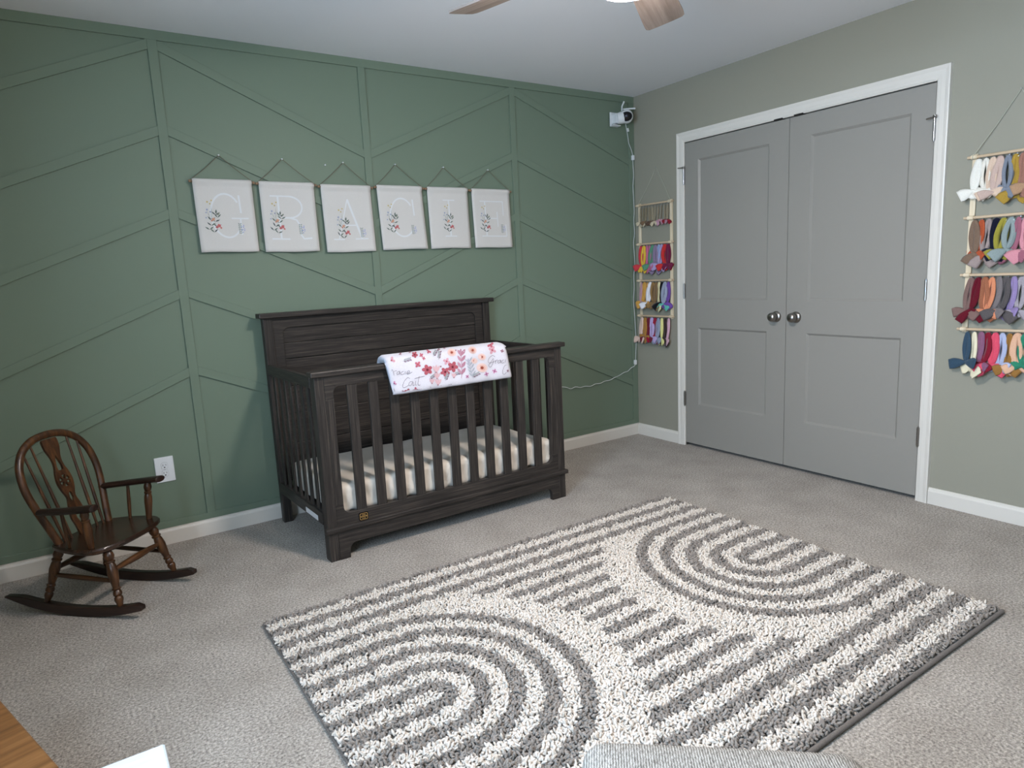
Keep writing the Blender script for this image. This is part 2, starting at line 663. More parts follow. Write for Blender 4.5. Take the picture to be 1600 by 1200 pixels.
# ---- closet doors
def door(name, ya, yb, hinge_y, knob_y):
    zc0, zc1 = .022, 2.042
    root = struct(link(name, None, None, (0, (ya + yb) / 2, zc0)))
    sh = (0, (ya + yb) / 2, zc0)
    yl, yr = max(ya, yb), min(ya, yb)
    xf, xr = -.002, .010           # door face, recessed panel face
    pl, pr = yl - .107, yr + .107
    if knob_y < hinge_y:
        pr = yr + .130
    else:
        pl = yl - .130
    mb = MB()
    # frame with two recessed panels: bevelled sticking around each
    shape2d([(yl, zc0), (yr, zc0), (yr, zc1), (yl, zc1)],
            [[(pl, .303), (pr, .303), (pr, .834), (pl, .834)], [(pl, 1.020), (pr, 1.020), (pr, 1.928), (pl, 1.928)]],
            .017, ((xf + .0085, 0, 0), (0, 1, 0), (0, 0, 1), (1, 0, 0)), mb)
    obj('door_frame', mb, MT['door'], root, shift=sh)
    for z0_, z1_ in ((.303, .834), (1.020, 1.928)):
        mb = MB()
        b = .012
        o_ = [(pl, z0_), (pr, z0_), (pr, z1_), (pl, z1_)]
        i_ = [(pl - b, z0_ + b), (pr + b, z0_ + b), (pr + b, z1_ - b), (pl - b, z1_ - b)]
        v = [(xf + .001, y, z) for y, z in o_] + [(xr, y, z) for y, z in i_]
        mb.add(v, [(0, 1, 5, 4), (1, 2, 6, 5), (2, 3, 7, 6), (3, 0, 4, 7), (4, 5, 6, 7)])
        obj('door_panel', mb, MT['door'], root, shift=sh)
    obj('door_core', MB().box(.015, .034, yr, yl, zc0, zc1), MT['door'], root, shift=sh)
    kz = .925
    k = obj('knob', MB().lathe((xf - .012, knob_y, kz), (xf - .064, knob_y, kz), [(0, .012), (.25, .012), (.32, .016), (.45, .0255), (.62, .0275), (.8, .0255), (.93, .019), (1.0, .008)], 20), MT['steel'], root, smooth=True, shift=sh)
    o = obj('rose', MB().lathe((xf, knob_y, kz), (xf - .014, knob_y, kz), [(0, .033), (.25, .033), (.7, .028), (1, .016)], 24), MT['steel'], k, smooth=True, shift=sh)
    sgn = 1 if hinge_y > knob_y else -1
    for i, hz in enumerate((1.83, 1.08, .338)):
        mt = MT['hinge'] if i == 0 or sgn < 0 and i == 1 else MT['steel']
        hy = hinge_y + sgn * .004
        mb = MB()
        for q in range(5):
            mb.tube([(-.013, hy, hz - .048 + q * .0192), (-.013, hy, hz - .048 + q * .0192 + .0182)], .0068, 12)
        mb.tube([(-.013, hy, hz - .053), (-.013, hy, hz + .053)], .0045, 10)
        mb.box(-.012, -.0025, hy - .003, hy + .003, hz - .047, hz + .047)
        h = obj('hinge', mb, mt, root, smooth=True, shift=sh)
        if i == 0:
            mb = MB()
            d = sgn
            mb.tube([(-.013, hy, hz + .05), (-.013, hy, hz + .066)], .0085, 12)
            mb.tube([(-.013, hy, hz + .058), (-.05, hy - d * -.018, hz + .056)], [.0055, .003], 8)
            mb.tube([(-.013, hy, hz + .058), (-.034, hy - d * .03, hz + .050)], [.0045, .003], 8)
            obj('hinge_stop', mb, MT['steel'], h, smooth=True, shift=sh)
    return root


DY = (-.4815, -1.2465, -1.2495, -2.0135)
door('door_1', DY[0], DY[1], DY[0], -1.183)
door('door_2', DY[2], DY[3], DY[3], -1.313)

# ================================================================ CRIB
CL = (-2.0, -.42, 0)
crib = thing('baby_crib', 'charcoal stained wooden baby crib with slatted sides and tall panelled headboard', 'crib', CL)


def skew(mb):
    mb.v = [(x - (y + .77) * .036, y, z) for x, y, z in mb.v]
    return mb


def cpart(name, mb, ax, bev=.0025, parent=None, mats=None):
    return obj(name, skew(mb), mats or MT['crib' + ax], parent or crib, shift=CL, bev=bev)


FY0, FY1 = -.772, -.742
XL, XR = -2.675, -1.318
# front posts (to the floor), rear posts of the headboard
cpart('post', MB().box(XL, XL + .044, -.772, -.715, 0, .852), 'z')
cpart('post', MB().box(XR - .044, XR, -.772, -.715, 0, .852), 'z')
HY0, HY1 = -.098, -.062
HXL, HXR = -2.678, -1.324
cpart('post', MB().box(HXL, HXL + .046, HY0 - .006, HY1, 0, 1.09), 'z')
cpart('post', MB().box(HXR - .046, HXR, HY0 - .006, HY1, 0, 1.09), 'z')
# headboard
cpart('headboard_cap', MB().box(HXL - .022, HXR + .022, HY0 - .03, HY1 + .006, 1.09, 1.115), 'x', .004)
pl, pr = HXL + .046, HXR - .046
ol, orr = pl + .052, pr - .052
hole = [(ol, .30)] + [(orr, .30)] + arc(orr - .035, 1.035 - .035, .035, 0, 90) + arc(ol + .035, 1.035 - .035, .035, 90, 180)
mb = MB()
shape2d([(pl, .22), (pr, .22), (pr, 1.09), (pl, 1.09)], [hole], .026, ((0, -.080, 0), (1, 0, 0), (0, 0, 1), (0, -1, 0)), mb)
cpart('headboard_frame', mb, 'x', .002)
zz = [.26, .42, .58, .725, .87, .955, 1.06]
for a, b in zip(zz[:-1], zz[1:]):
    cpart('headboard_plank', MB().box(ol - .01, orr + .01, -.083, -.068, a + .0012, b - .0012), 'x', .0025)
# front top rail with rounded inner corners, cap, stiles, bottom rail
sl, sr = XL + .044, XR - .044
il, ir = sl + .038, sr - .038
R_ = .032
mb = MB()
o_ = [(sl, .745), (il, .745)] + arc(il + R_, .802 - R_, R_, 180, 90) + arc(ir - R_, .802 - R_, R_, 90, 0) + [(ir, .745), (sr, .745), (sr, .852), (sl, .852)]
shape2d(o_, [], .028, ((0, -.757, 0), (1, 0, 0), (0, 0, 1), (0, -1, 0)), mb)
cpart('top_rail', mb, 'x', .002)
cpart('front_cap', MB().box(XL - .018, XR + .016, -.792, -.73, .852, .876), 'x', .005)
cpart('stile', MB().box(sl, il, -.771, -.744, .26, .745), 'z', .0015)
cpart('stile', MB().box(ir, sr, -.771, -.744, .26, .745), 'z', .0015)
mb = MB()
o_ = [(sl, .15), (sr, .15), (sr, .26), (ir, .26)] + arc(ir - R_, .213 + R_, R_, 0, -90) + arc(il + R_, .213 + R_, R_, -90, -180) + [(il, .26), (sl, .26)]
shape2d(o_, [], .028, ((0, -.757, 0), (1, 0, 0), (0, 0, 1), (0, -1, 0)), mb)
cpart('bottom_rail', mb, 'x', .002)
cpart('moulding', MB().box(XL - .014, XR + .014, -.786, -.755, .136, .160), 'x', .006)
mb = MB()
o_ = [(sl, 0.0), (sl + .05, 0)] + [(sl + .05, .035)] + arc(sl + .085, .035, .035, 180, 90) + arc(sr - .085, .035, .035, 90, 0) + [(sr - .05, 0), (sr, 0), (sr, .137), (sl, .137)]
shape2d(o_, [], .024, ((0, -.761, 0), (1, 0, 0), (0, 0, 1), (0, -1, 0)), mb)
cpart('apron', mb, 'x', .002)
for k in range(11):
    x = -2.5045 + k * .10165
    cpart('slat', MB().box(x - .0232, x + .0232, -.766, -.750, .20, .81), 'z', .003)
# side panels
for x in (XL + .008, XR - .008):
    a, b = x - .012, x + .012
    cpart('side_rail', MB().box(a, b, -.72, HY0, .800, .852), 'y', .003)
    cpart('side_rail', MB().box(a, b, -.72, HY0, .165, .225), 'y', .003)
    for k in range(7):
        y = -.655 + k * .083
        cpart('slat', MB().box(x - .0045, x + .0045, y - .016, y + .016, .22, .81), 'z', .002)
lab = cpart('warning_label', MB().box(XL - .0055, XL - .0038, -.66, -.50, .172, .196), 'x', 0, None, flat((222, 222, 224)))
# maker's badge: dark rounded plate, gold outline with lines of lettering
bx, bz = -2.505, .181


def rrect(cx, cz, w, h, r):
    return arc(cx + w - r, cz + h - r, r, 0, 90, 4) + arc(cx - w + r, cz + h - r, r, 90, 180, 4) + arc(cx - w + r, cz - h + r, r, 180, 270, 4) + arc(cx + w - r, cz - h + r, r, 270, 360, 4)


mb = MB()
shape2d(rrect(bx, bz, .023, .0195, .007), [], .004, ((0, -.7725, 0), (1, 0, 0), (0, 0, 1), (0, -1, 0)), mb)
badge = cpart('badge', mb, 'x', 0, None, flat((22, 20, 19)))
mb = MB()
fr = ((0, -.7748, 0), (1, 0, 0), (0, 0, 1), (0, -1, 0))
shape2d(rrect(bx, bz, .019, .0155, .006), [rrect(bx, bz, .0172, .0137, .005)], .0008, fr, mb)
shape2d([(bx - .015, bz - .003), (bx + .015, bz - .003), (bx + .015, bz + .003), (bx - .015, bz + .003)], [[(bx - .013 + q * .0052, bz - .002), (bx - .0095 + q * .0052, bz - .002), (bx - .0095 + q * .0052, bz + .002), (bx - .013 + q * .0052, bz + .002)] for q in range(5)], .0008, fr, mb)
for q in (-.009, .008):
    shape2d([(bx - .009, bz + q - .001), (bx + .009, bz + q - .001), (bx + .009, bz + q + .001), (bx - .009, bz + q + .001)], [], .0008, fr, mb)
cpart('badge_emblem', mb, 'x', 0, badge, flat((176, 140, 84)))
# mattress support
cpart('mattress_support', MB().box(-2.63, -1.36, -.735, -.105, .178, .192), 'x', .002)

# ---- mattress with a rumpled fitted sheet
nx, ny, nz = 180, 40, 16
mx0, mx1, my0, my1, mz0, mz1 = -2.622, -1.366, -.730, -.124, .195, .335
verts, faces = [], []
idx = {}


def mpt(u, v, w):
    """unit cube surface -> rounded, wrinkled mattress"""
    cx, cy, cz = (mx0 + mx1) / 2, (my0 + my1) / 2, (mz0 + mz1) / 2
    hx, hy, hz = (mx1 - mx0) / 2, (my1 - my0) / 2, (mz1 - mz0) / 2
    p = Vector((u * hx, v * hy, w * hz))
    r = .032
    q = Vector((max(-hx + r, min(hx - r, p.x)), max(-hy + r, min(hy - r, p.y)), max(-hz + r, min(hz - r, p.z))))
    d = p - q
    if d.length > 1e-6:
        nrm = d.normalized()
        p = q + nrm * r
    else:
        nrm = Vector((0, 0, 1 if w > 0 else -1))
    x, y, z = p.x + cx, p.y + cy, p.z + cz
    front = max(0.0, min(1.0, (-.45 - y) / .25))
    wr = .0022 * math.sin(x * 21 + 3 * math.sin(y * 9)) + front * (.0046 * math.sin(x * 38 + 4 * math.sin(x * 7) + z * 46) + .0022 * math.sin(x * 84 + z * 70 + 3 * math.sin(x * 13)) + .0007 * math.sin(x * 150 - z * 90))
    if w > .99 or d.length > 1e-6:
        p = p + nrm * wr
    return (p.x + cx, p.y + cy, p.z + cz)


def quadface(fn, na, nb):
    o = len(verts)
    for j in range(nb + 1):
        for i in range(na + 1):
            verts.append(mpt(*fn(-1 + 2 * i / na, -1 + 2 * j / nb)))
    for j in range(nb):
        for i in range(na):
            a = o + j * (na + 1) + i
            faces.append((a, a + 1, a + na + 2, a + na + 1))


quadface(lambda s, t: (s, t, 1), nx, ny)
quadface(lambda s, t: (s, t, -1), nx, ny)
quadface(lambda s, t: (s, -1, t), nx, nz)
quadface(lambda s, t: (s, 1, t), nx, nz)
quadface(lambda s, t: (-1, s, t), ny, nz)
quadface(lambda s, t: (1, s, t), ny, nz)
mroot = (-2.0, -.425, .195)
mo = obj('crib_mattress', MB().add([(x - (y + .77) * .036, y, z) for x, y, z in verts], faces), MT['sheet'], None, 'all', shift=mroot)
mo.location = mroot
tag(mo, 'crib mattress in a rumpled cream fitted sheet', 'mattress')

# ---- floral blanket over the front rail
BLP = spline([(0, -.700, .795), (0, -.697, .84), (0, -.700, .880), (0, -.718, .906), (0, -.748, .914), (0, -.782, .906), (0, -.806, .884), (0, -.816, .84), (0, -.822, .79), (0, -.826, .755), (0, -.821, .736), (0, -.808, .730)], 4)
BLI = [(0, -.800, .738), (0, -.7985, .80), (0, -.7975, .86), (0, -.796, .8805), (0, -.76, .8815), (0, -.728, .8805), (0, -.7245, .85), (0, -.7225, .795)]
NB = 44
BX0, BX1 = -2.353, -1.700


def bl_row(u, path, wob=True):
    out = []
    n = len(path)
    for i, p in enumerate(path):
        s = i / (n - 1)
        sh = .030 * max(0, s - .35) / .65 if path is BLP else .0
        if path is BLI:
            zz_ = p[2]
            sh = .03 * max(0, min(1, (.88 - zz_) / .14)) if p[1] < -.79 else 0
        e = 0.0
        if wob:
            e = .0022 * math.sin(u * 17 + s * 5) + .0016 * math.sin(u * 41 + s * 11)
        ends = max(0, 1 - min(u, 1 - u) / .03)
        x = BX0 + (BX1 - BX0) * u + sh
        y, z = p[1], p[2]
        if path is BLP:
            y -= e * (1 if s > .5 else -.3)
            k = .010 * ends ** 2
            y += k * (1 if s > .5 else -1)
            z -= (.006 * ends ** 2) if .2 < s < .6 else 0
        out.append((x, y, z))
    return out


mb = MB()
rows = []
for j in range(NB + 1):
    u = j / NB
    rows.append(bl_row(u, BLP) + bl_row(u, BLI))
n = len(rows[0])
v = [p for r in rows for p in r]
f = []
fm = []
npth = len(BLP)
for j in range(NB):
    for i in range(n):
        k = (i + 1) % n
        f.append((j * n + i, j * n + k, (j + 1) * n + k, (j + 1) * n + i))
        fm.append(0 if i < npth else 1)
f += [tuple(range(n)), tuple(range(NB * n, NB * n + n))]
fm += [1, 1]
mb.add(v, f)
mb.m = fm
BR = (-2.0, -.78, .73)
blanket = thing('baby_blanket', 'white plush baby blanket with pink flowers and script names over the crib rail', 'blanket', BR)
bo = obj('blanket_cloth', mb, [MT['blanket'], MT['blanketback']], blanket, 'all', shift=BR)


def bl_hit(px, py, off=.0026):
    """pixel of the print -> point on the outer blanket surface"""
    d = CF + CR * ((px - 800) / FPX) - CU * ((py - 600) / FPX)
    best = None
    for i in range(len(BLP) - 1):
        a, b = BLP[i], BLP[i + 1]
        ey, ez = b.y - a.y, b.z - a.z
        det = d.y * (-ez) + ey * d.z
        if abs(det) < 1e-9:
            continue
        ry, rz = a.y - CAM.y, a.z - CAM.z
        t = (ry * (-ez) + ey * rz) / det
        s = (d.y * rz - d.z * ry) / det
        if -.02 <= s <= 1.02 and t > 0 and (best is None or t < best[0]):
            best = (t, i, s)
    if best is None:
        return None
    t, i, s = best
    p = CAM + d * t
    u = (p.x - BX0 - .015) / (BX1 - BX0)
    if u < .012 or u > .988:
        return None
    ss = (i + s) / (len(BLP) - 1)
    e = .0022 * math.sin(u * 17 + ss * 5) + .0016 * math.sin(u * 41 + ss * 11)
    ends = max(0, 1 - min(u, 1 - u) / .03)
    p.y += -e * (1 if ss > .5 else -.3) + .010 * ends ** 2 * (1 if ss > .5 else -1)
    nrm = Vector((0, -(BLP[i + 1].z - BLP[i].z), (BLP[i + 1].y - BLP[i].y)))
    nrm = Vector((0, (BLP[i + 1].z - BLP[i].z), -(BLP[i + 1].y - BLP[i].y))).normalized()
    if nrm.y > 0 and ss > .5:
        nrm = -nrm
    if nrm.z < -.3:
        nrm = -nrm
    return p + nrm * off


def zpx(x, y):         # coordinates in a 6.667x enlargement of (580,520)
    return 580 + x / 6.6667, 520 + y / 6.6667


PRM = []
PRB = MB()


def pmat(col):
    q = flat(col)
    if q not in PRM:
        PRM.append(q)
    return PRM.index(q)


LAY = [0]


def bl_poly(pts, col):
    LAY[0] += 1
    P = []
    for x, y in pts:
        h = bl_hit(*zpx(x, y), off=.0024 + .00001 * (LAY[0] % 60))
        if h is None:
            return
        P.append(h)
    c = sum(P, Vector()) / len(P)
    PRB.add([c] + P, [(0, i + 1, (i + 1) % len(P) + 1) for i in range(len(P))], pmat(col))


def bl_line(pts, w, col, mbx=None, smooth=True):
    if smooth and len(pts) > 2:
        pts = [(p.x, p.y) for p in spline([(a, b, 0) for a, b in pts], 5)]
    L, Rr = [], []
    for i, (x, y) in enumerate(pts):
        a = pts[max(0, i - 1)]
        b = pts[min(len(pts) - 1, i + 1)]
        dx, dy = b[0] - a[0], b[1] - a[1]
        q = math.hypot(dx, dy) or 1
        nx_, ny_ = -dy / q * w, dx / q * w
        L.append(bl_hit(*zpx(x + nx_, y + ny_), off=.0030))
        Rr.append(bl_hit(*zpx(x - nx_, y - ny_), off=.0030))
    tgt = mbx or PRB
    for i in range(len(pts) - 1):
        q = [L[i], L[i + 1], Rr[i + 1], Rr[i]]
        if any(k is None for k in q):
            continue
        tgt.add(q, [(0, 1, 2, 3)], pmat(col) if mbx is None else 0)


def ell(cx, cy, a, b, ang, n=10):
    c, s = math.cos(ang), math.sin(ang)
    return [(cx + a * math.cos(t) * c - b * math.sin(t) * s, cy + a * math.cos(t) * s + b * math.sin(t) * c) for t in [2 * PI * k / n for k in range(n)]]


def leaf(x, y, L_, w, ang, col):
    c, s = math.cos(ang), math.sin(ang)
    pts = []
    for t in (0, .15, .35, .6, .85, 1, .85, .6, .35, .15):
        pass
    up = [(0, 0), (.2, .6), (.5, 1), (.8, .65), (1, 0)]
    prof = up + [(t, -h) for t, h in up[-2:0:-1]]
    for t, h in prof:
        a, b = t * L_, h * w
        pts.append((x + a * c - b * s, y + a * s + b * c))
    bl_poly(pts, col)


def flower(x, y, r, col, core, n=5, ph=.3):
    for k in range(n):
        a = ph + 2 * PI * k / n
        bl_poly(ell(x + .58 * r * math.cos(a), y + .58 * r * math.sin(a), .46 * r, .36 * r, a), col)
    bl_poly(ell(x, y, .26 * r, .26 * r, 0), core)


ROSE, DROSE, PEACH, MAUVE, SAGE, GREYB, PINK = (164, 84, 94), (98, 34, 46), (212, 182, 174), (166, 118, 134), (150, 156, 156), (164, 168, 178), (198, 150, 160)
for x, y, r in ((580, 385, 54), (770, 408, 48), (848, 355, 56), (452, 232, 32), (380, 618, 38)):
    flower(x, y, r, ROSE, DROSE, 5, rnd.random() * 2)
for x, y, r in ((838, 208, 46), (1052, 184, 44), (1150, 252, 42), (1070, 292, 36), (1152, 365, 58)):
    bl_poly(ell(x, y, r, r * .82, .2, 14), PEACH)
    bl_poly(ell(x + 2, y, r * .62, r * .5, .5, 12), (206, 162, 150))
    bl_poly(ell(x, y, r * .30, r * .28, .2), (142, 72, 58))
for x, y, r in ((482, 330, 34), (785, 298, 36), (460, 597, 32), (210, 290, 38), (1240, 128, 34), (1262, 182, 42), (600, 196, 26), (520, 236, 22), (545, 268, 18), (512, 600, 20)):
    flower(x, y, r, (180, 100, 114) if r < 36 else PINK, ROSE, 4, rnd.random() * 6)
for x, y, r in ((675, 372, 40), (685, 442, 34), (697, 508, 34), (630, 498, 28), (860, 440, 26)):
    for k in (-.5, 0, .5):
        leaf(x, y + r, r * 2, r * .36, -PI / 2 + k, (206, 168, 172))
    bl_poly(ell(x, y + r, 8, 8, 0, 6), (176, 120, 130))
# leafy branches
bl_line([(935, 475), (942, 380), (932, 190)], 2.2, MAUVE)
for k, (yy) in enumerate((430, 365, 300, 240)):
    leaf(938, yy, 78, 15, -1.05, MAUVE)
    leaf(938, yy, 74, 14, -2.15, (178, 134, 148))
leaf(933, 250, 82, 16, -1.6, MAUVE)
bl_line([(1010, 270), (1030, 370), (1062, 470)], 1.8, GREYB)
for k in range(5):
    yy = 300 + k * 36
    leaf(1014 + k * 10, yy, 60, 9, -1.0, GREYB)
    leaf(1014 + k * 10, yy + 10, 56, 9, -2.4, (172, 176, 184))
leaf(1012, 330, 66, 10, -1.75, (166, 160, 176))
for sx, sy, a0 in ((640, 250, -1.0), (700, 280, -1.4), (330, 300, -.3), (770, 500, -1.2), (600, 480, -.6), (860, 430, -.2), (1050, 460, -.5)):
    ex, ey = sx + 75 * math.cos(a0), sy + 75 * math.sin(a0)
    bl_line([(sx, sy), ((sx + ex) / 2 + 6, (sy + ey) / 2), (ex, ey)], 1.4, (150, 140, 150), None)
    for k in range(5):
        t = .2 + .2 * k
        leaf(sx + (ex - sx) * t, sy + (ey - sy) * t, 24, 6, a0 + .9, (156, 148, 158) if k % 2 else (128, 96, 110))
        leaf(sx + (ex - sx) * t, sy + (ey - sy) * t, 24, 6, a0 - .9, SAGE)
for x, y, r in ((995, 455, 20), (1285, 400, 24), (1200, 430, 24), (238, 530, 26), (615, 575, 14), (730, 562, 14), (830, 545, 14), (330, 610, 14), (300, 222, 16), (400, 200, 16), (700, 172, 18), (760, 160, 14), (880, 186, 10), (725, 352, 10), (1360, 190, 18), (1420, 395, 14)):
    flower(x, y, r, (186, 130, 160) if r > 18 else (150, 110, 120), (96, 60, 84), 4, rnd.random() * 3)
po = obj('floral_print', PRB, PRM, blanket, shift=BR)
po['kind'] = 'stuff'
# script lettering
TX = MB()
INK = (104, 98, 106)
for st in (
    # gracie (left, its first letter runs off the edge)
    [(205, 380), (222, 392), (236, 444)], [(234, 410), (248, 396), (266, 398)],
    [(296, 400), (270, 412), (270, 436), (290, 428), (298, 402), (300, 436)], [(338, 402), (314, 414), (316, 438), (344, 428)],
    [(354, 402), (354, 434)], [(370, 424), (396, 412), (394, 396), (374, 408), (376, 434), (424, 408)], [(200, 384), (212, 396), (208, 420)],
    # cait
    [(398, 478), (380, 466), (348, 500), (328, 552), (342, 572), (388, 545)], [(432, 506), (400, 512), (388, 540), (406, 552), (430, 512), (432, 548), (448, 542)],
    [(462, 500), (456, 540), (470, 546)], [(498, 452), (484, 520), (490, 548), (508, 540)], [(448, 478), (500, 462), (552, 452)],
    # gracie (right)
    [(1290, 250), (1262, 238), (1226, 266), (1218, 304), (1242, 312), (1272, 268), (1268, 320), (1244, 358), (1224, 346), (1236, 318), (1286, 300)],
    [(1292, 286), (1294, 322)], [(1294, 300), (1308, 284), (1318, 290)], [(1342, 282), (1318, 296), (1322, 318), (1338, 304), (1344, 284), (1346, 316)],
    [(1374, 280), (1354, 298), (1360, 316), (1380, 306)], [(1390, 278), (1390, 308)],
    # c (right, runs off the edge)
    [(1404, 336), (1384, 344), (1364, 392), (1366, 426), (1386, 430), (1404, 410)], [(1424, 388), (1412, 404), (1424, 410)],
    # last line peeping over the hem
    [(790, 552), (812, 538), (836, 546)], [(210, 600), (232, 580), (246, 610)],
):
    bl_line(st, 1.7, INK, TX)
obj('script_lettering', TX, flat(INK), blanket, shift=BR)['kind'] = 'stuff'

# ================================================================ BANNERS
BAN = [(-2.940, -2.666, 1.782, 1.430, -2.805, 1.896), (-2.631, -2.350, 1.779, 1.424, -2.500, 1.893), (-2.314, -2.034, 1.774, 1.416, -2.175, 1.891),
       (-1.996, -1.718, 1.780, 1.423, -1.869, 1.895), (-1.682, -1.411, 1.779, 1.423, -1.561, 1.893), (-1.382, -1.107, 1.777, 1.421, -1.251, 1.891)]
LET = 'GRACIE'


def ellarc(cx, cy, rx, ry, a0, a1, n=22):
    return [(cx + rx * math.cos(math.radians(a0 + (a1 - a0) * i / n)), cy - ry * math.sin(math.radians(a0 + (a1 - a0) * i / n))) for i in range(n + 1)]


GL = {   # strokes in banner coordinates (u right, v down), with half widths
    'G': [(ellarc(.50, .50, .265, .300, 38, 318), .016), ([(.745, .215), (.755, .46)], .016), ([(.58, .535), (.88, .535)], .012), ([(.735, .535), (.735, .76)], .016)],
    'R': [([(.17, .205), (.48, .205)], .013), ([(.31, .205), (.31, .815)], .017), ([(.14, .815), (.47, .815)], .013), ([(.46, .205)] + ellarc(.50, .358, .24, .153, 90, -90) + [(.36, .511)], .015), ([(.50, .511), (.62, .54), (.675, .62), (.685, .76), (.73, .815), (.88, .808)], .015)],
    'A': [([(.50, .215), (.27, .80)], .011), ([(.50, .215), (.735, .80)], .020), ([(.345, .60), (.655, .60)], .011), ([(.16, .808), (.38, .808)], .012), ([(.60, .808), (.86, .808)], .012)],
    'C': [(ellarc(.50, .50, .265, .300, 38, 318), .016), ([(.755, .215), (.765, .47)], .016)],
    'I': [([(.50, .215), (.50, .80)], .018), ([(.36, .212), (.65, .212)], .012), ([(.36, .803), (.65, .803)], .012)],
    'E': [([(.32, .212), (.32, .80)], .017), ([(.19, .212), (.80, .212)], .012), ([(.80, .205), (.80, .45)], .012), ([(.32, .50), (.64, .50)], .011), ([(.635, .385), (.64, .64)], .012), ([(.19, .803), (.86, .803)], .012), ([(.855, .60), (.86, .803)], .012)],
}
BANLAB = ['white canvas banner with a pale letter G and wildflowers on green wall', 'white canvas banner with a pale letter R and wildflowers on green wall', 'white canvas banner with a pale letter A and wildflowers on green wall',
          'white canvas banner with a pale letter C and wildflowers on green wall', 'white canvas banner with a pale letter I and wildflowers on green wall', 'white canvas banner with a pale letter E and wildflowers on green wall']
GREEN1, GREEN2 = (104, 114, 106), (132, 138, 120)
for bi, (xa, xb, zt, zb_, nx_, nz_) in enumerate(BAN):
    W_, Hh = xb - xa, zt - zb_
    org = (xa + W_ / 2, -BT, zb_)
    root = thing('letter_banner', BANLAB[bi], 'banner', org, 0, 'letter banners on the green wall')
    ph = bi * 1.3
    sk = (.004, .0, .006, .014, .006, .008)[bi]

    def bp(u, v, off=0.0):
        y = -.024 - .0035 * v * math.sin(u * 5 + ph) - .006 * v * v * (1 if bi % 2 else .5) * (.4 + u * .8) - off
        y = min(y, -.0125)
        if v < .075:
            y = -.024 - off - .0105 * math.sin(PI * min(1, v / .075))
        return (xa + W_ * u + sk * v, y, zt - Hh * v + .0015 * math.sin(u * 6 + ph) * v)

    NU, NV = 14, 26
    vv, ff = [], []
    for side in (0, 1):
        for j in range(NV + 1):
            for i in range(NU + 1):
                vq = (j / NV) ** 1.15
                x, y, z = bp(i / NU, vq)
                if side:
                    y += .0016 if vq > .075 else .0016 + .012 * math.sin(PI * min(1, vq / .075))
                vv.append((x, y, z))
    st = (NU + 1) * (NV + 1)
    for side in (0, 1):
        for j in range(NV):
            for i in range(NU):
                a = side * st + j * (NU + 1) + i
                ff.append((a, a + 1, a + NU + 2, a + NU + 1))
    rim = [j * (NU + 1) for j in range(NV + 1)] + [NV * (NU + 1) + i for i in range(1, NU + 1)] + [j * (NU + 1) + NU for j in range(NV - 1, -1, -1)] + [i for i in range(NU - 1, 0, -1)]
    for k in range(len(rim)):
        a, b = rim[k], rim[(k + 1) % len(rim)]
        ff.append((a, b, b + st, a + st))
    can = obj('canvas', MB().add(vv, ff), MT['canvas'], root, 'all', shift=org)
    zd = zt - Hh * .0375
    obj('dowel', MB().tube([(xa - .015, -.0245, zd), (xb + .015, -.0245, zd)], .0062, 12), MT['bannerdowel'], root, True, shift=org)
    mb = MB()
    for xe in (xa - .004, xb + .004):
        mb.tube([(xe, -.0245, zd + .007), ((xe + nx_) / 2, -.0215, (zd + nz_) / 2 - .001), (nx_, -.0165, nz_)], .0018, 6)
        mb.tube([(xe, -.0245 + .0075 * math.cos(a), zd + .0075 * math.sin(a)) for a in [2 * PI * q / 10 for q in range(10)]], .0014, 6, closed=True)
    obj('cord', mb, MT['bannercord'], root, True, shift=org)
    obj('pushpin', MB().lathe((nx_, -BT * .2 - .0, nz_), (nx_, -.022, nz_), [(0, .001), (.4, .001), (.45, .0035), (.6, .0025), (.85, .0025), (.9, .004), (1, .003)], 10), MT['plastic'], root, True, shift=org)
    # pale letter
    mb = MB()
    for pts, w in GL[LET[bi]]:
        dense = []
        for a, b in zip(pts[:-1], pts[1:]):
            nseg = max(1, int(math.hypot(b[0] - a[0], b[1] - a[1]) / .05))
            dense += [(a[0] + (b[0] - a[0]) * q / nseg, a[1] + (b[1] - a[1]) * q / nseg) for q in range(nseg)]
        dense.append(pts[-1])
        asp = Hh / W_
        ring = []
        for i, (u, v_) in enumerate(dense):
            a, b = dense[max(0, i - 1)], dense[min(len(dense) - 1, i + 1)]
            dx, dy = b[0] - a[0], (b[1] - a[1]) * asp
            q = math.hypot(dx, dy) or 1
            ring.append((bp(u - dy / q * w, v_ + dx / q * w / asp, .0009), bp(u + dy / q * w, v_ - dx / q * w / asp, .0009)))
        for (a, b), (c, d) in zip(ring[:-1], ring[1:]):
            mb.add([a, b, d, c], [(0, 1, 2, 3)])
    obj('letter_print', mb, MT['letter'], root, shift=org)
    # wildflower print
    mats, mb = [], MB()

    def P_(pts, col, off):
        q = flat(col)
        if q not in mats:
            mats.append(q)
        k = len(pts)
        mb.add([bp(u, v_, off) for u, v_ in pts], [tuple(range(k))], mats.index(q))

    def lf(u, v_, L_, w, ang, col, off=.0014):
        c, s = math.cos(ang), math.sin(ang)
        asp = W_ / Hh
        pts = []
        for t, h in [(0, 0), (.25, .7), (.55, 1), (1, 0), (.55, -1), (.25, -.7)]:
            a, b = t * L_, h * w
            pts.append((u + a * c - b * s, v_ + (a * s + b * c) * asp))
        P_(pts, col, off)

    fx = {'G': .13, 'R': .13, 'A': .24, 'C': .14, 'I': .33, 'E': .17}[LET[bi]]
    fy = {'G': .40, 'R': .40, 'A': .46, 'C': .40, 'I': .40, 'E': .40}[LET[bi]]
    S = .92
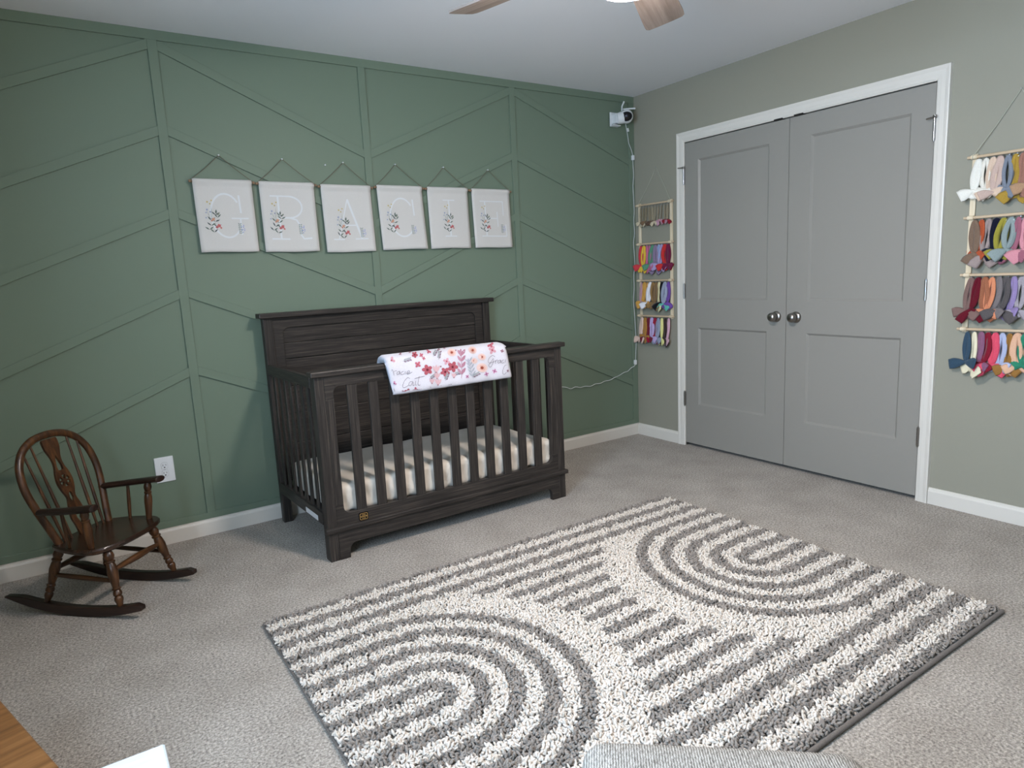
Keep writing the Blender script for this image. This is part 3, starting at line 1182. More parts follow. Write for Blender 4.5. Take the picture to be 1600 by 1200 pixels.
    for (du, dv) in ((.06, .32), (.14, .36), (.10, .26), (.20, .28), (.18, .20), (.23, .14), (.11, .18), (.20, .10)):
        base = (fx + du * S, fy + dv * S)
        for a in (-.6, -2.3):
            lf(base[0], base[1], .092, .012, a + rnd.uniform(-.25, .25), GREEN1 if rnd.random() < .6 else (92, 98, 98))
    lf(fx + .19, fy + .08, .085, .016, -1.4, GREEN1)
    lf(fx + .21, fy + .10, .08, .014, -.9, GREEN2)
    for (du, dv, L_, a) in ((.12, .12, .20, -1.55), (.10, .16, .20, -1.9), (.13, .2, .2, -1.75)):
        lf(fx + du, fy + dv, L_, .004, a, (150, 158, 150))
    for (du, dv, r, col) in ((.07, -.085, .020, (206, 186, 120)), (.14, -.105, .018, (214, 194, 132)), (.11, -.06, .016, (196, 176, 110)), (.05, .02, .020, (150, 164, 196)), (.03, .06, .016, (160, 174, 200)), (.10, .05, .017, (142, 156, 190)), (.02, .13, .018, (170, 182, 200)),
                             (.14, .15, .030, (216, 150, 120)), (.11, .17, .02, (206, 132, 110)), (.22, .24, .036, (196, 92, 92)), (.18, .26, .026, (176, 80, 84)), (.25, .27, .02, (206, 112, 108))):
        for k in range(5):
            a = k * 2 * PI / 5 + du * 9
            lf(fx + du, fy + dv, r * 1.05, r * .42, a, tuple(int(q * .8 + 38) for q in col), .0017)
        lf(fx + du - .006, fy + dv, .012, .006, 0, (120, 84, 50), .002)
    if LET[bi] != 'I':
        gx, gy = {'G': (.71, .62), 'R': (.68, .62), 'A': (.74, .66), 'C': (.70, .64), 'E': (.75, .62)}[LET[bi]]
        for k in range(6):
            lf(gx, gy + .025 * k, .042, .008, -.7, (126, 140, 130))
            lf(gx, gy + .025 * k, .042, .008, -2.4, (112, 126, 120))
        for k in range(9):
            lf(gx + .05 + .014 * math.sin(k * 2.1), gy + .01 + .011 * k, .026, .009, k * 1.7, (136, 150, 200), .0017)
    obj('wildflower_print', mb, mats, root, shift=org)['kind'] = 'stuff'

q = hit(507.5, 258, 1, -.006)
pin = obj('pushpin', MB().lathe((0, .006, 0), (0, -.010, 0), [(0, .001), (.4, .001), (.45, .0035), (.6, .0025), (.85, .0025), (.9, .004), (1, .003)], 10), MT['plastic'], None, True)
pin.location = q
tag(pin, 'spare white pushpin stuck in green wall above the banner cords', 'pushpin')

# ================================================================ OUTLET
oc = (-3.2215, 0, .382)
root = thing('wall_outlet', 'white duplex electrical outlet on green wall behind rocking chair', 'outlet', (oc[0], 0, oc[2]))
obj('cover_plate', MB().box(-.0425, .0425, -.0065, 0, -.0635, .0635), MT['plastic'], root, bev=.0035, seg=3)
for dz in (.0195, -.0195):
    mb = MB()
    o_ = arc(0, 0, .0175, 38, 142, 8) + arc(0, 0, .0175, 218, 322, 8)
    shape2d([(x, z + dz) for x, z in o_], [], .003, ((0, -.0066, 0), (1, 0, 0), (0, 0, 1), (0, -1, 0)), mb)
    rc = obj('receptacle', mb, MT['plastic'], root, bev=.0006)
    mb = MB()
    mb.box(-.0075, -.0055, -.0088, -.008, dz - .001, dz + .008)
    mb.box(.0055, .0075, -.0088, -.008, dz - .0, dz + .007)
    mb.tube([(0, -.0088, dz - .008), (0, -.0078, dz - .008)], .0032, 10)
    obj('socket_slot', mb, MT['slot'], rc)
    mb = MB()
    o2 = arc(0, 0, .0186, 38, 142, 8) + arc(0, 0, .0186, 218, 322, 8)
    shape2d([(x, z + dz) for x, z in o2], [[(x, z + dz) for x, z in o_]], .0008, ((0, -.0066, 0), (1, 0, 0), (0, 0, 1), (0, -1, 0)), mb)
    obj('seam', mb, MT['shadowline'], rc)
obj('screw', MB().tube([(0, -.0066, 0), (0, -.0078, 0)], .003, 10), MT['hinge'], root)

# ================================================================ ROCKING CHAIR
chair = thing('rocking_chair', 'small dark wooden child rocking chair with bowed spindle back by green wall', 'rocking chair', (-3.498, -.511, 0), -.771)


def chp(name, mb, mat, smooth=True, bev=0.0, parent=None):
    return obj(name, mb, mat, parent or chair, smooth, bev)


# rockers: curved runners
for s in (-1, 1):
    b = .157 * s
    top, bot = [], []
    for i in range(25):
        t = i / 24
        a = -.374 + .625 * t
        zb = (a + .02) ** 2 * .52
        th = .040 - .010 * abs(2 * t - 1) ** 2
        if t < .16:
            th *= .18 + .82 * math.sin(t / .16 * PI / 2)
        if t > .95:
            th *= .55 + .45 * math.cos((t - .95) / .05 * PI / 2)
        bot.append((a, zb))
        top.append((a, zb + th))
    ring = bot + top[::-1]
    n = len(ring)
    hw = .0135
    v = [(a, b - hw, z) for a, z in ring] + [(a, b + hw, z) for a, z in ring]
    f = []
    k = 25
    for i in range(k - 1):
        f.append((i, i + 1, n - 2 - i, n - 1 - i))
        f.append((n + i, n + n - 1 - i, n + n - 2 - i, n + i + 1))
    for i in range(n):
        j = (i + 1) % n
        f.append((i, n + i, n + j, j))
    chp('rocker', MB().add(v, f), MT['rockdark'], True, .004)
# turned legs
LEGP = [(0, .011), (.04, .0125), (.08, .017), (.13, .0195), (.18, .0165), (.20, .0135), (.215, .0185), (.235, .0185), (.25, .0145), (.30, .0175), (.40, .020), (.55, .0165), (.66, .0125), (.68, .0165), (.70, .0165), (.715, .0125), (.75, .016), (.79, .0165), (.815, .012), (.835, .0155), (.88, .0165), (.93, .0125), (1.0, .0095)]
legs = {}
for s in (-1, 1):
    for nm, tp, bt_ in (('f', (.095, .122 * s, .268), (.150, .157 * s, .046)), ('b', (-.125, .118 * s, .268), (-.186, .157 * s, .050))):
        legs[nm, s] = (Vector(tp), Vector(bt_))
        chp('leg', MB().lathe(tp, bt_, LEGP, 16), MT['rockz'])
# stretchers
SP = [(0, .008), (.1, .0095), (.26, .0125), (.28, .0105), (.3, .0125), (.5, .0145), (.7, .0125), (.72, .0105), (.74, .0125), (.9, .0095), (1, .008)]
f0, f1 = [legs['f', s][0].lerp(legs['f', s][1], .38) for s in (-1, 1)]
chp('stretcher', MB().lathe(f0, f1, SP, 12), MT['rocky'])
b0, b1 = [legs['b', s][0].lerp(legs['b', s][1], .40) for s in (-1, 1)]
chp('stretcher', MB().lathe(b0, b1, SP, 12), MT['rocky'])
for s in (-1, 1):
    chp('stretcher', MB().lathe(legs['b', s][0].lerp(legs['b', s][1], .50), legs['f', s][0].lerp(legs['f', s][1], .56), [(0, .008), (.3, .0095), (.5, .0105), (.7, .0095), (1, .008)], 12), MT['rockx'])
# seat: broad rounded slab
prof = [(-.150, 0), (-.150, .09), (-.145, .125), (-.125, .15), (-.06, .176), (.02, .192), (.07, .190), (.105, .168), (.128, .12), (.138, .06), (.140, 0)]
ring = [(p.x, p.y) for p in spline([(a, b, 0) for a, b in prof], 4)]
ring = ring + [(a, -b) for a, b in ring[-2:0:-1]]
n = len(ring)
lv = [(.93, .262), (1.0, .270), (1.0, .281), (.97, .287), (.80, .2855), (.55, .2835), (.25, .283)]
v, f = [], []
for sc, z in lv:
    v += [(a * sc, b * sc, z) for a, b in ring]
for q in range(len(lv) - 1):
    for i in range(n):
        j = (i + 1) % n
        f.append((q * n + i, q * n + j, (q + 1) * n + j, (q + 1) * n + i))
f += [tuple(range(n)), tuple((len(lv) - 1) * n + i for i in range(n))]
RSEAT = wood('rocker_seat_wood', (26, 16, 11), (50, 32, 21), (74, 48, 31), 1, .25, .5, 45, .07, .08)
chp('seat', MB().add(v, f), RSEAT, True)
# bow back
SLOPE = .27


def bk(b, z):
    return Vector((-.114 - SLOPE * (z - .283), b, z))


half = [(.128, .280), (.140, .34), (.160, .42), (.174, .49), (.176, .545), (.164, .605), (.132, .655), (.088, .684), (.044, .696), (0, .699)]
bow = half + [(-b, z) for b, z in half[-2::-1]]
bp_ = spline([bk(b, z) for b, z in bow], 4)
nrm_back = Vector((1, 0, SLOPE)).normalized()
chp('bow', MB().tube(bp_, [(.0125, .0155)] * len(bp_), 14, up=nrm_back), MT['rockz'])
for b_bot, b_top in ((-.098, -.128), (-.066, -.086), (.066, .086), (.098, .128)):
    zt_ = {.086: .676, .128: .652}[abs(b_top)]
    p, q = bk(b_bot, .278), bk(b_top, zt_)
    chp('spindle', MB().lathe(p, q, [(0, .0045), (.1, .0055), (.35, .0068), (.7, .0052), (1, .0042)], 10), MT['rockz'])
# pierced splat with a wheel
so = [(.024, 0), (.030, .05), (.036, .085), (.028, .13), (.020, .165), (.031, .20), (.037, .235), (.031, .272), (.022, .30), (.022, .335), (.034, .375), (.036, .41), (.030, .418)]
outl = [(p.x, p.y) for p in spline([(a, b, 0) for a, b in so], 3)]
outl = outl + [(-a, b) for a, b in outl[::-1]]
holes = []
cyw = .235
for k in range(6):
    a0 = 60 * k + 9
    holes.append(arc(0, cyw, .025, a0, a0 + 42, 4) + arc(0, cyw, .0095, a0 + 34, a0 + 8, 2))
holes.append([(0, .345), (-.006, .33), (-.013, .30), (-.012, .283), (0, .279), (.012, .283), (.013, .30), (.006, .33)])
holes.append([(0, .19), (-.007, .18), (-.009, .16), (0, .135), (.009, .16), (.007, .18)])
holes.append([(0, .125), (-.012, .10), (-.013, .075), (0, .04), (.013, .075), (.012, .10)])
Vv = (bk(0, 1) - bk(0, 0)).normalized()
mb = MB()
shape2d(outl, holes, .010, (bk(0, .278), (0, 1, 0), Vv, nrm_back), mb)
chp('splat', mb, MT['rockz'], False, .0012)
# arms, posts, arm spindles
for s in (-1, 1):
    path = spline([(-.160, .160 * s, .426), (-.09, .170 * s, .434), (0, .180 * s, .443), (.07, .183 * s, .451), (.112, .182 * s, .456), (.126, .181 * s, .458)], 5)
    rr = []
    for i in range(len(path)):
        t = i / (len(path) - 1)
        w = .014 + .012 * min(1, t / .7)
        if t > .9:
            w *= math.sqrt(max(.12, 1 - ((t - .9) / .1) ** 2))
        rr.append((.0135 * (1 if t < .9 else math.sqrt(max(.25, 1 - ((t - .9) / .12) ** 2))), w))
    chp('arm', MB().tube(path, rr, 14, up=(0, 0, 1)), MT['rockdark'])
    chp('arm_post', MB().lathe((.066, .172 * s, .444), (.060, .158 * s, .280), [(0, .009), (.05, .0135), (.12, .0165), (.20, .0135), (.23, .011), (.25, .0150), (.28, .0150), (.30, .0125), (.38, .0155), (.5, .0165), (.75, .0135), (1, .011)], 14), MT['rockz'])
    chp('arm_spindle', MB().lathe((-.035, .174 * s, .436), (-.035, .160 * s, .280), [(0, .006), (.5, .0075), (1, .006)], 10), MT['rockz'])

# ================================================================ RUG
RX0, RX1, RY0, RY1 = -3.067, -.940, -2.752, -1.160
rcx, rcy = (RX0 + RX1) / 2, (RY0 + RY1) / 2
rug = thing('area_rug', 'cream and grey shag rug with striped arch pattern on the carpet', 'rug', (rcx, rcy, 0))
obj('backing', MB().box(RX0, RX1, RY0, RY1, .0005, .006), MT['rugback'], rug, shift=(rcx, rcy, 0))
mb = MB()
e = .004
mb.tube([(RX0, RY0, .0085), (RX1, RY0, .0085)], .0075, 10)
mb.tube([(RX0, RY1, .0055), (RX1, RY1, .0055)], .005, 8)
mb.tube([(RX0, RY0, .0055), (RX0, RY1, .0055)], .005, 8)
mb.tube([(RX1, RY0, .0055), (RX1, RY1, .0055)], .005, 8)
obj('binding', mb, MT['rugedge'], rug, True, shift=(rcx, rcy, 0))
rng = np.random.default_rng(5)
SPC = .0076
gx = np.arange(RX0 + .006, RX1 - .004, SPC)
gy = np.arange(RY0 + .012, RY1 - .004, SPC)
TX_, TY_ = np.meshgrid(gx, gy)
tx = (TX_ + rng.uniform(-.5, .5, TX_.shape) * SPC).ravel()
ty = (TY_ + rng.uniform(-.5, .5, TY_.shape) * SPC).ravel()
PERIOD = .104


def is_dark(x, y):
    jx = .004 * np.sin(x * 53 + y * 31) + .003 * np.sin(x * 97 - y * 71)
    tt = np.abs(y - rcy + jx)
    cl, cr = rcx - .7635, rcx + .7635
    dl, dr = np.hypot(x - cl, tt), np.hypot(x - cr, tt)
    inside = (x > cl) & (x < cr) & (tt < .515)
    d = np.minimum(dl, dr)
    dist = np.where(inside & (d < .515), d, tt)
    ph = np.mod(dist / PERIOD, 1.0)
    dk = np.abs(ph - .5) < .245
    ringw = inside & (d >= .495) & (d < .638)
    return dk & ~ringw


dark = is_dark(tx, ty)


def tufts(sel, name, mat, length, width):
    x, y = tx[sel], ty[sel]
    N = len(x)
    az = rng.uniform(0, 2 * np.pi, N)
    tilt = rng.uniform(.5, 1.42, N)
    L = length * rng.uniform(.75, 1.25, N)
    W = width * rng.uniform(.8, 1.2, N)
    d = np.stack([np.cos(az) * np.sin(tilt), np.sin(az) * np.sin(tilt), np.cos(tilt)], 1)
    side = np.stack([-np.sin(az), np.cos(az), np.zeros(N)], 1)
    up = np.cross(d, side)
    base = np.stack([x - rcx, y - rcy, rng.uniform(.008, .015, N)], 1)
    base[:, :2] -= d[:, :2] * (L * .35)[:, None]
    prof = [(.0, .15), (.28, .9), (.68, 1.0), (1.0, .35)]
    rings = []
    curl = rng.uniform(-.35, .25, N)
    for t, w in prof:
        c = base + d * (L * t)[:, None] + up * (L * curl * t * t)[:, None]
        for k in range(4):
            a = k * np.pi / 2 + .4
            rings.append(c + side * (W * w * np.cos(a))[:, None] + up * (W * w * .75 * np.sin(a))[:, None])
    V = np.stack(rings, 1)                 # N,16,3
    V[:, :, 2] = np.maximum(V[:, :, 2], .003)
    V[:, :, 0] = np.clip(V[:, :, 0], RX0 - rcx - .008, RX1 - rcx + .008)
    V[:, :, 1] = np.clip(V[:, :, 1], RY0 - rcy + .004, RY1 - rcy + .008)
    Fq = []
    for r_ in range(3):
        for k in range(4):
            l = (k + 1) % 4
            Fq.append((r_ * 4 + k, r_ * 4 + l, r_ * 4 + 4 + l, r_ * 4 + 4 + k))
    Fq.append((12, 13, 14, 15))
    Fq = np.array(Fq)
    F = (Fq[None] + (np.arange(N) * 16)[:, None, None]).reshape(-1, 4)
    me = bpy.data.meshes.new(name)
    me.vertices.add(N * 16)
    me.vertices.foreach_set('co', V.reshape(-1).astype(np.float32))
    me.loops.add(F.size)
    me.loops.foreach_set('vertex_index', F.reshape(-1).astype(np.int32))
    me.polygons.add(len(F))
    me.polygons.foreach_set('loop_start', (np.arange(len(F)) * 4).astype(np.int32))
    me.polygons.foreach_set('use_smooth', np.ones(len(F), dtype=bool))
    me.materials.append(mat)
    me.update(calc_edges=True)
    me.validate()
    o = link(name, me, rug)
    o['kind'] = 'stuff'
    return o


tufts(~dark, 'cream_pile', MT['pilewhite'], .0175, .0050)
tufts(dark, 'grey_pile', MT['pilegrey'], .0170, .0050)

# ================================================================ CEILING FAN
FX, FY = -2.075, -2.132
fan = thing('ceiling_fan', 'five blade ceiling fan with oak toned blades and lit round lamp', 'ceiling fan', (FX, FY, H))
obj('canopy', MB().lathe((0, 0, 0), (0, 0, -.07), [(0, .072), (.4, .070), (.8, .05), (1, .02)], 24), MT['nickel'], fan, True)
obj('downrod', MB().tube([(0, 0, -.06), (0, 0, -.16)], .013, 12), MT['nickel'], fan, True)
obj('motor_housing', MB().lathe((0, 0, -.15), (0, 0, -.34), [(0, .03), (.1, .085), (.3, .11), (.6, .115), (.8, .10), (.9, .095), (1, .06)], 32), MT['nickel'], fan, True)
obj('light_housing', MB().lathe((0, 0, -.325), (0, 0, -.355), [(0, .06), (.3, .11), (.6, .13), (.9, .134), (1, .128)], 32), MT['nickel'], fan, True)
obj('light_dome', MB().lathe((0, 0, -.352), (0, 0, -.418), [(0, .126), (.25, .127), (.5, .116), (.75, .088), (.92, .046), (1, .004)], 32), MT['dome'], fan, 'all')
BZ = 2.15 - H
for k in range(5):
    ang = math.radians(34.7 + 72 * k)
    pitch = math.radians(-13)
    ca, sa = math.cos(ang), math.sin(ang)
    e1 = Vector((ca, sa, 0))
    e2 = Vector((-sa * math.cos(pitch), ca * math.cos(pitch), math.sin(pitch)))
    e3 = e1.cross(e2)
    ol_ = []
    pts = [(.16, .045), (.25, .056), (.45, .066), (.60, .072), (.645, .071)]
    right = [(p.x, p.y) for p in spline([(a, b, 0) for a, b in pts], 4)]
    tip = [(.658, .062), (.661, .03), (.661, -.03), (.658, -.062)]
    outl = right + tip + [(a, -b) for a, b in right[::-1]]
    mb = MB()
    shape2d(outl, [], .007, ((0, 0, BZ), (1, 0, 0), (0, math.cos(pitch), math.sin(pitch)), (0, -math.sin(pitch), math.cos(pitch))), mb)
    blade = obj('blade', mb, MT['fan'], fan, False, .0015)
    blade.rotation_euler = (0, 0, ang)
    mb = MB()
    shape2d([(.085, -.02), (.15, -.018), (.23, -.03), (.245, 0), (.23, .03), (.15, .018), (.085, .02)], [], .005, ((0, 0, BZ + .008), (1, 0, 0), (0, math.cos(pitch), math.sin(pitch)), (0, -math.sin(pitch), math.cos(pitch))), mb)
    obj('blade_iron', mb, MT['nickel'], blade, False, .001)

# ================================================================ SECURITY CAMERA + CABLE
sc0 = Vector((-.205, 0, 2.27))
seccam = thing('security_camera', 'small white security camera with two antennas on corner bracket of green wall', 'camera', tuple(sc0))


def sp(name, mb, mat, smooth=True, bev=0, parent=None):
    return obj(name, mb, mat, parent or seccam, smooth, bev)


mb = MB()
mb.box(-.026, .040, -.018, -.010, -.046, .048)
mb.box(-.026, .040, -.052, -.018, -.046, -.040)
mb.box(-.012, .036, -.060, -.018, -.030, .030)
br = sp('bracket', mb, MT['plastic'], False, .002)
for dz in (-.036, .004):
    sp('screw', MB().tube([(-.008, -.0185, dz), (-.008, -.0172, dz)], .004, 10), MT['darkmetal'], True, 0, br)
bc = Vector((.062, -.085, .012))
look = (CAM - (sc0 + bc))
look.z = -.9
look.x += .15
look.normalize()
sp('camera_neck', MB().lathe((.008, -.05, .0), tuple(bc), [(0, .036), (.4, .040), (.7, .041), (1, .036)], 22), MT['plastic'])
sp('camera_head', MB().ball(bc, .046, 24, 16), MT['plastic'])
sideq = look.cross(Vector((0, 0, 1))).normalized()
upq = sideq.cross(look)
mb = MB()
vv, ff = [(tuple(bc + look * .0472))], []
NR, NA = 5, 24
for j in range(1, NR + 1):
    for i in range(NA):
        a = 2 * PI * i / NA
        th_x, th_y = 54 * j / NR, 42 * j / NR
        d = look + sideq * (math.tan(math.radians(th_x)) * math.cos(a)) + upq * (math.tan(math.radians(th_y)) * math.sin(a))
        d.normalize()
        vv.append(tuple(bc + d * .0472))
for i in range(NA):
    ff.append((0, 1 + i, 1 + (i + 1) % NA))
for j in range(NR - 1):
    for i in range(NA):
        a, b = 1 + j * NA + i, 1 + j * NA + (i + 1) % NA
        ff.append((a, a + NA, b + NA, b))
face = sp('lens_face', MB().add(vv, ff), MT['blackplastic'], 'all')
sp('lens', MB().lathe(tuple(bc + look * .046 + upq * .004), tuple(bc + look * .0495 + upq * .004), [(0, .0095), (.7, .009), (1, .006)], 16), newmat('lens_glass', (50, 50, 66), .08, .6), True, 0, face)
a0 = bc + Vector((-.042, .0, .034))
sp('antenna', MB().tube([a0, a0 + Vector((.006, .004, .03)), a0 + Vector((.026, .004, .062))], [.0045, .005, .0065], 10), MT['plastic'])
sp('antenna', MB().tube([a0 + Vector((.003, -.01, .008)), a0 + Vector((.05, -.03, .012)), a0 + Vector((.085, -.04, .014))], [.0045, .005, .0062], 10), MT['plastic'])

cab = thing('power_cable', 'thin white camera power cable running down the corner to the crib', 'cable', (-.012, -.02, .5))
CS = (-.012, -.02, .5)
cp_ = []
for px, py, yy in ((977.5, 194, -.08), (979, 202, -.07), (981, 214, -.045), (982.5, 224, -.03), (986, 233, -.025), (988.5, 243, -.02), (989, 256, -.02), (990, 275, -.02), (989, 290, -.02), (990, 310, -.02), (991, 330, -.02), (990.5, 345, -.02), (991.5, 365, -.02), (990, 378, -.02), (991, 395, -.02), (992, 412, -.02), (990.5, 430, -.02), (991, 450, -.02), (990, 470, -.02), (991.5, 490, -.02), (993, 515, -.02), (994, 535, -.02), (993.5, 550, -.02), (993, 563, -.02), (992, 571, -.02), (986, 575, -.017), (981, 580, -.017), (975, 582, -.017), (967, 587, -.017), (960, 590, -.017), (953, 594, -.017), (945, 595.5, -.017), (938, 599, -.017), (930, 600, -.017), (923, 603.5, -.017), (914, 603.5, -.017), (907, 605.5, -.017), (899, 604.5, -.017), (892, 607.5, -.017), (886, 605.5, -.017), (878, 604.5, -.017), (868, 606, -.017), (855, 606, -.017)):
    p = hit(px, py, 1, yy)
    if p.x > -.006:
        p.x = -.006
    cp_.append(p)
cpath = spline(cp_, 3)
obj('cord', MB().tube(cpath, .0021, 6), MT['plastic'], cab, True, shift=CS)
for px, py in ((989, 246.5), (992.8, 566)):
    q = hit(px, py, 1, -.02)
    obj('cable_clip', MB().box(q.x - .008, min(-.0005, q.x + .008), -.030, -.010, q.z - .017, q.z + .017), MT['plastic'], cab, shift=CS, bev=.003)
q = hit(980.6, 203, 1, -.066)
mb = MB()
mb.box(-.009, .009, -.0006, .0006, -.024, .0)
mt_ = Matrix.Rotation(math.radians(-14), 4, 'Y')
mb.v = [tuple(mt_ @ Vector(p) + Vector((q.x, q.y, q.z + .012)) - Vector(CS)) for p in mb.v]
obj('cable_tag', mb, MT['plastic'], cab)

# ================================================================ HEADBAND HANGERS
def hanger(label, yA, yB, zs, apex, nrings):
    """yA: dowel end nearer the green wall, yB: other end"""
    yc = (yA + yB) / 2
    org = (0, yc, zs[-1] - .02)
    root = thing('headband_hanger', label, 'hanger', org, 0, None)
    xd = -.020
    sA, sB = yA - .028, yB + .028
    for ys in (sA, sB):
        obj('upright', MB().box(-.011, -.003, ys - .0115, ys + .0115, zs[-1] - .016, zs[0] + .014), MT['pale'], root, bev=.001, shift=org)
    for i, z in enumerate(zs):
        d = obj('dowel', MB().tube([(xd, yA, z), (xd, yB, z)], .0065, 12), MT['dowel'], root, True, shift=org)
        for ys in (sA, sB):
            obj('strap_loop', MB().tube([(xd, ys - .0125, z), (xd, ys + .0125, z)], .0098, 12), MT['pale'], root, True, shift=org)
        ys_ = [sA - .020 + (sB + .020 - sA + .020) * k / (nrings - 1) for k in range(nrings)]
        for y in ys_:
            mb = MB()
            mb.tube([(xd, y, z - .0055), (xd, y, z - .010)], .001, 6)
            mb.tube([(xd + .0065 * math.sin(a) * .5, y + .0075 * math.cos(a), z - .0165 + .0075 * math.sin(a)) for a in [2 * PI * q / 12 for q in range(12)]], .0011, 6, closed=True)
            obj('ring', mb, MT['hinge'], d, True, shift=org)
    mb = MB()
    for ys in (sA + .004, sB - .004):
        mb.tube([(xd, ys, zs[0] + .008), (-.007, (ys + apex[0]) / 2, (zs[0] + apex[1]) / 2), (-.004, apex[0], apex[1])], .0017, 6)
        mb.tube([(xd + .0088 * math.cos(a), ys, zs[0] + .0088 * math.sin(a)) for a in [2 * PI * q / 10 for q in range(10)]], .002, 6, closed=True)
    obj('hanging_cord', mb, MT['cord'], root, True, shift=org)
    obj('nail', MB().lathe((0, apex[0], apex[1]), (-.012, apex[0], apex[1]), [(0, .001), (.7, .0015), (.75, .003), (1, .0025)], 8), MT['hinge'], root, True, shift=org)
    return ys_


def headband(name_col, col, y, z, rowtxt, wheretxt, grp, style=0, seed=0, bowcol=None, lean=0.0, extra=''):
    R = random.Random(seed)
    loc = (-.021, y, z - .0215)
    kind = 'thin nylon headband with bow' if style == 3 else ('knotted bow headband' if style != 2 else 'wide bow headband')
    lab_ = 'taupe nylon headband with %s bow on %s dowel of hanger %s' % (name_col, rowtxt, wheretxt) if style == 3 else '%s %s on %s dowel of hanger %s' % (name_col, kind, rowtxt, wheretxt)
    root = thing('headband', lab_, 'headband', loc, -PI / 2 + R.uniform(-.45, .45), grp)
    L_ = R.uniform(.128, .148)
    k = Vector((lean + R.uniform(-.012, .012), -R.uniform(.004, .012), -L_))
    thin = style == 3
    if thin:
        L_ = R.uniform(.095, .105)
        k = Vector((R.uniform(-.008, .008), -.006, -L_))
    bulge = R.uniform(.010, .017) if not thin else .006
    up_l = [k + Vector((-.003, 0, .004)), k.lerp(Vector(), .22) + Vector((-bulge * .7, .002, 0)), k.lerp(Vector(), .5) + Vector((-bulge, .002, 0)), k.lerp(Vector(), .8) + Vector((-bulge * .7, .001, 0)), Vector((-.003, 0, .001)), Vector((.003, 0, .001))]
    dn_r = [k.lerp(Vector(), .8) + Vector((bulge * .7, -.001, 0)), k.lerp(Vector(), .5) + Vector((bulge, -.002, 0)), k.lerp(Vector(), .22) + Vector((bulge * .7, -.002, 0)), k + Vector((.003, 0, .004))]
    path = spline(up_l + dn_r, 4)
    npt = len(path)
    w0 = (R.uniform(.0095, .0135) if not thin else .0036)
    rad = []
    for i in range(npt):
        t = i / (npt - 1)
        s = abs(2 * t - 1)            # 1 at the knot, 0 at the top
        w = w0 * (.62 + .38 * math.sin(PI * min(1, max(0, s))) ** .8)
        if s > .9:
            w *= .75
        rad.append((w * .62, w))
    ph = R.uniform(0, 6)
    nf = R.choice((3, 4, 5))
    prof = lambda t, a: 1 + (.20 * math.sin(nf * a + ph + 3 * t) if not thin else 0)
    obj('band', MB().tube(path, rad, 14 if not thin else 8, up=(0, -1, 0), prof=prof), bandcloth(col), root, 'all')
    bc_ = bandcloth(bowcol or col)
    obj('knot', MB().ball(k, (.0085, .009, .0085) if not thin else (.006, .006, .006), 10, 7), bc_, root, 'all')
    LB = R.uniform(.042, .060)
    WB = R.uniform(.019, .029)
    if style == 1:
        LB, WB = LB * .95, WB * 1.25
    if style == 2:
        LB, WB = LB * 1.25, WB * 1.05
    if thin:
        LB, WB = R.uniform(.026, .034), R.uniform(.013, .017)
    droop = R.uniform(-.15, .7)
    for sgn in (-1, 1):
        a = droop * (1 if sgn > 0 else R.uniform(.5, 1.2)) + R.uniform(-.15, .2)
        d = Vector((sgn * math.cos(a), -R.uniform(.05, .35), -math.sin(a)))
        pth, rr = [], []
        for i in range(9):
            t = i / 8
            p = k + d * (LB * t) + Vector((0, 0, -.010 * t * t))
            pth.append(p)
            w = WB * (.22 + .78 * math.sin(min(1, t * 1.15) * PI / 2) ** 1.1)
            if t > .8:
                w *= .92
            th = .0075 * (1 - .45 * t) if t < .9 else .003
            rr.append((th, w))
        p2 = R.uniform(0, 6)
        obj('bow_loop', MB().tube(pth, rr, 14, up=(0, -1, .15), prof=lambda t, aa, q=p2: 1 + .16 * math.sin(5 * aa + q) * (1 - .3 * t)), bc_, root, 'all')
        if style in (0, 1) and R.random() < .75:
            dd = Vector((sgn * R.uniform(.15, .75), -.15, -1)).normalized()
            LT = R.uniform(.025, .045)
            pth = [k + dd * (LT * t) for t in (0, .35, .7, 1)]
            obj('tail', MB().tube(pth, [(.003, .004), (.0032, .009), (.003, .011), (.0015, .012)], 8, up=(0, -1, 0)), bc_, root, 'all')
    return root


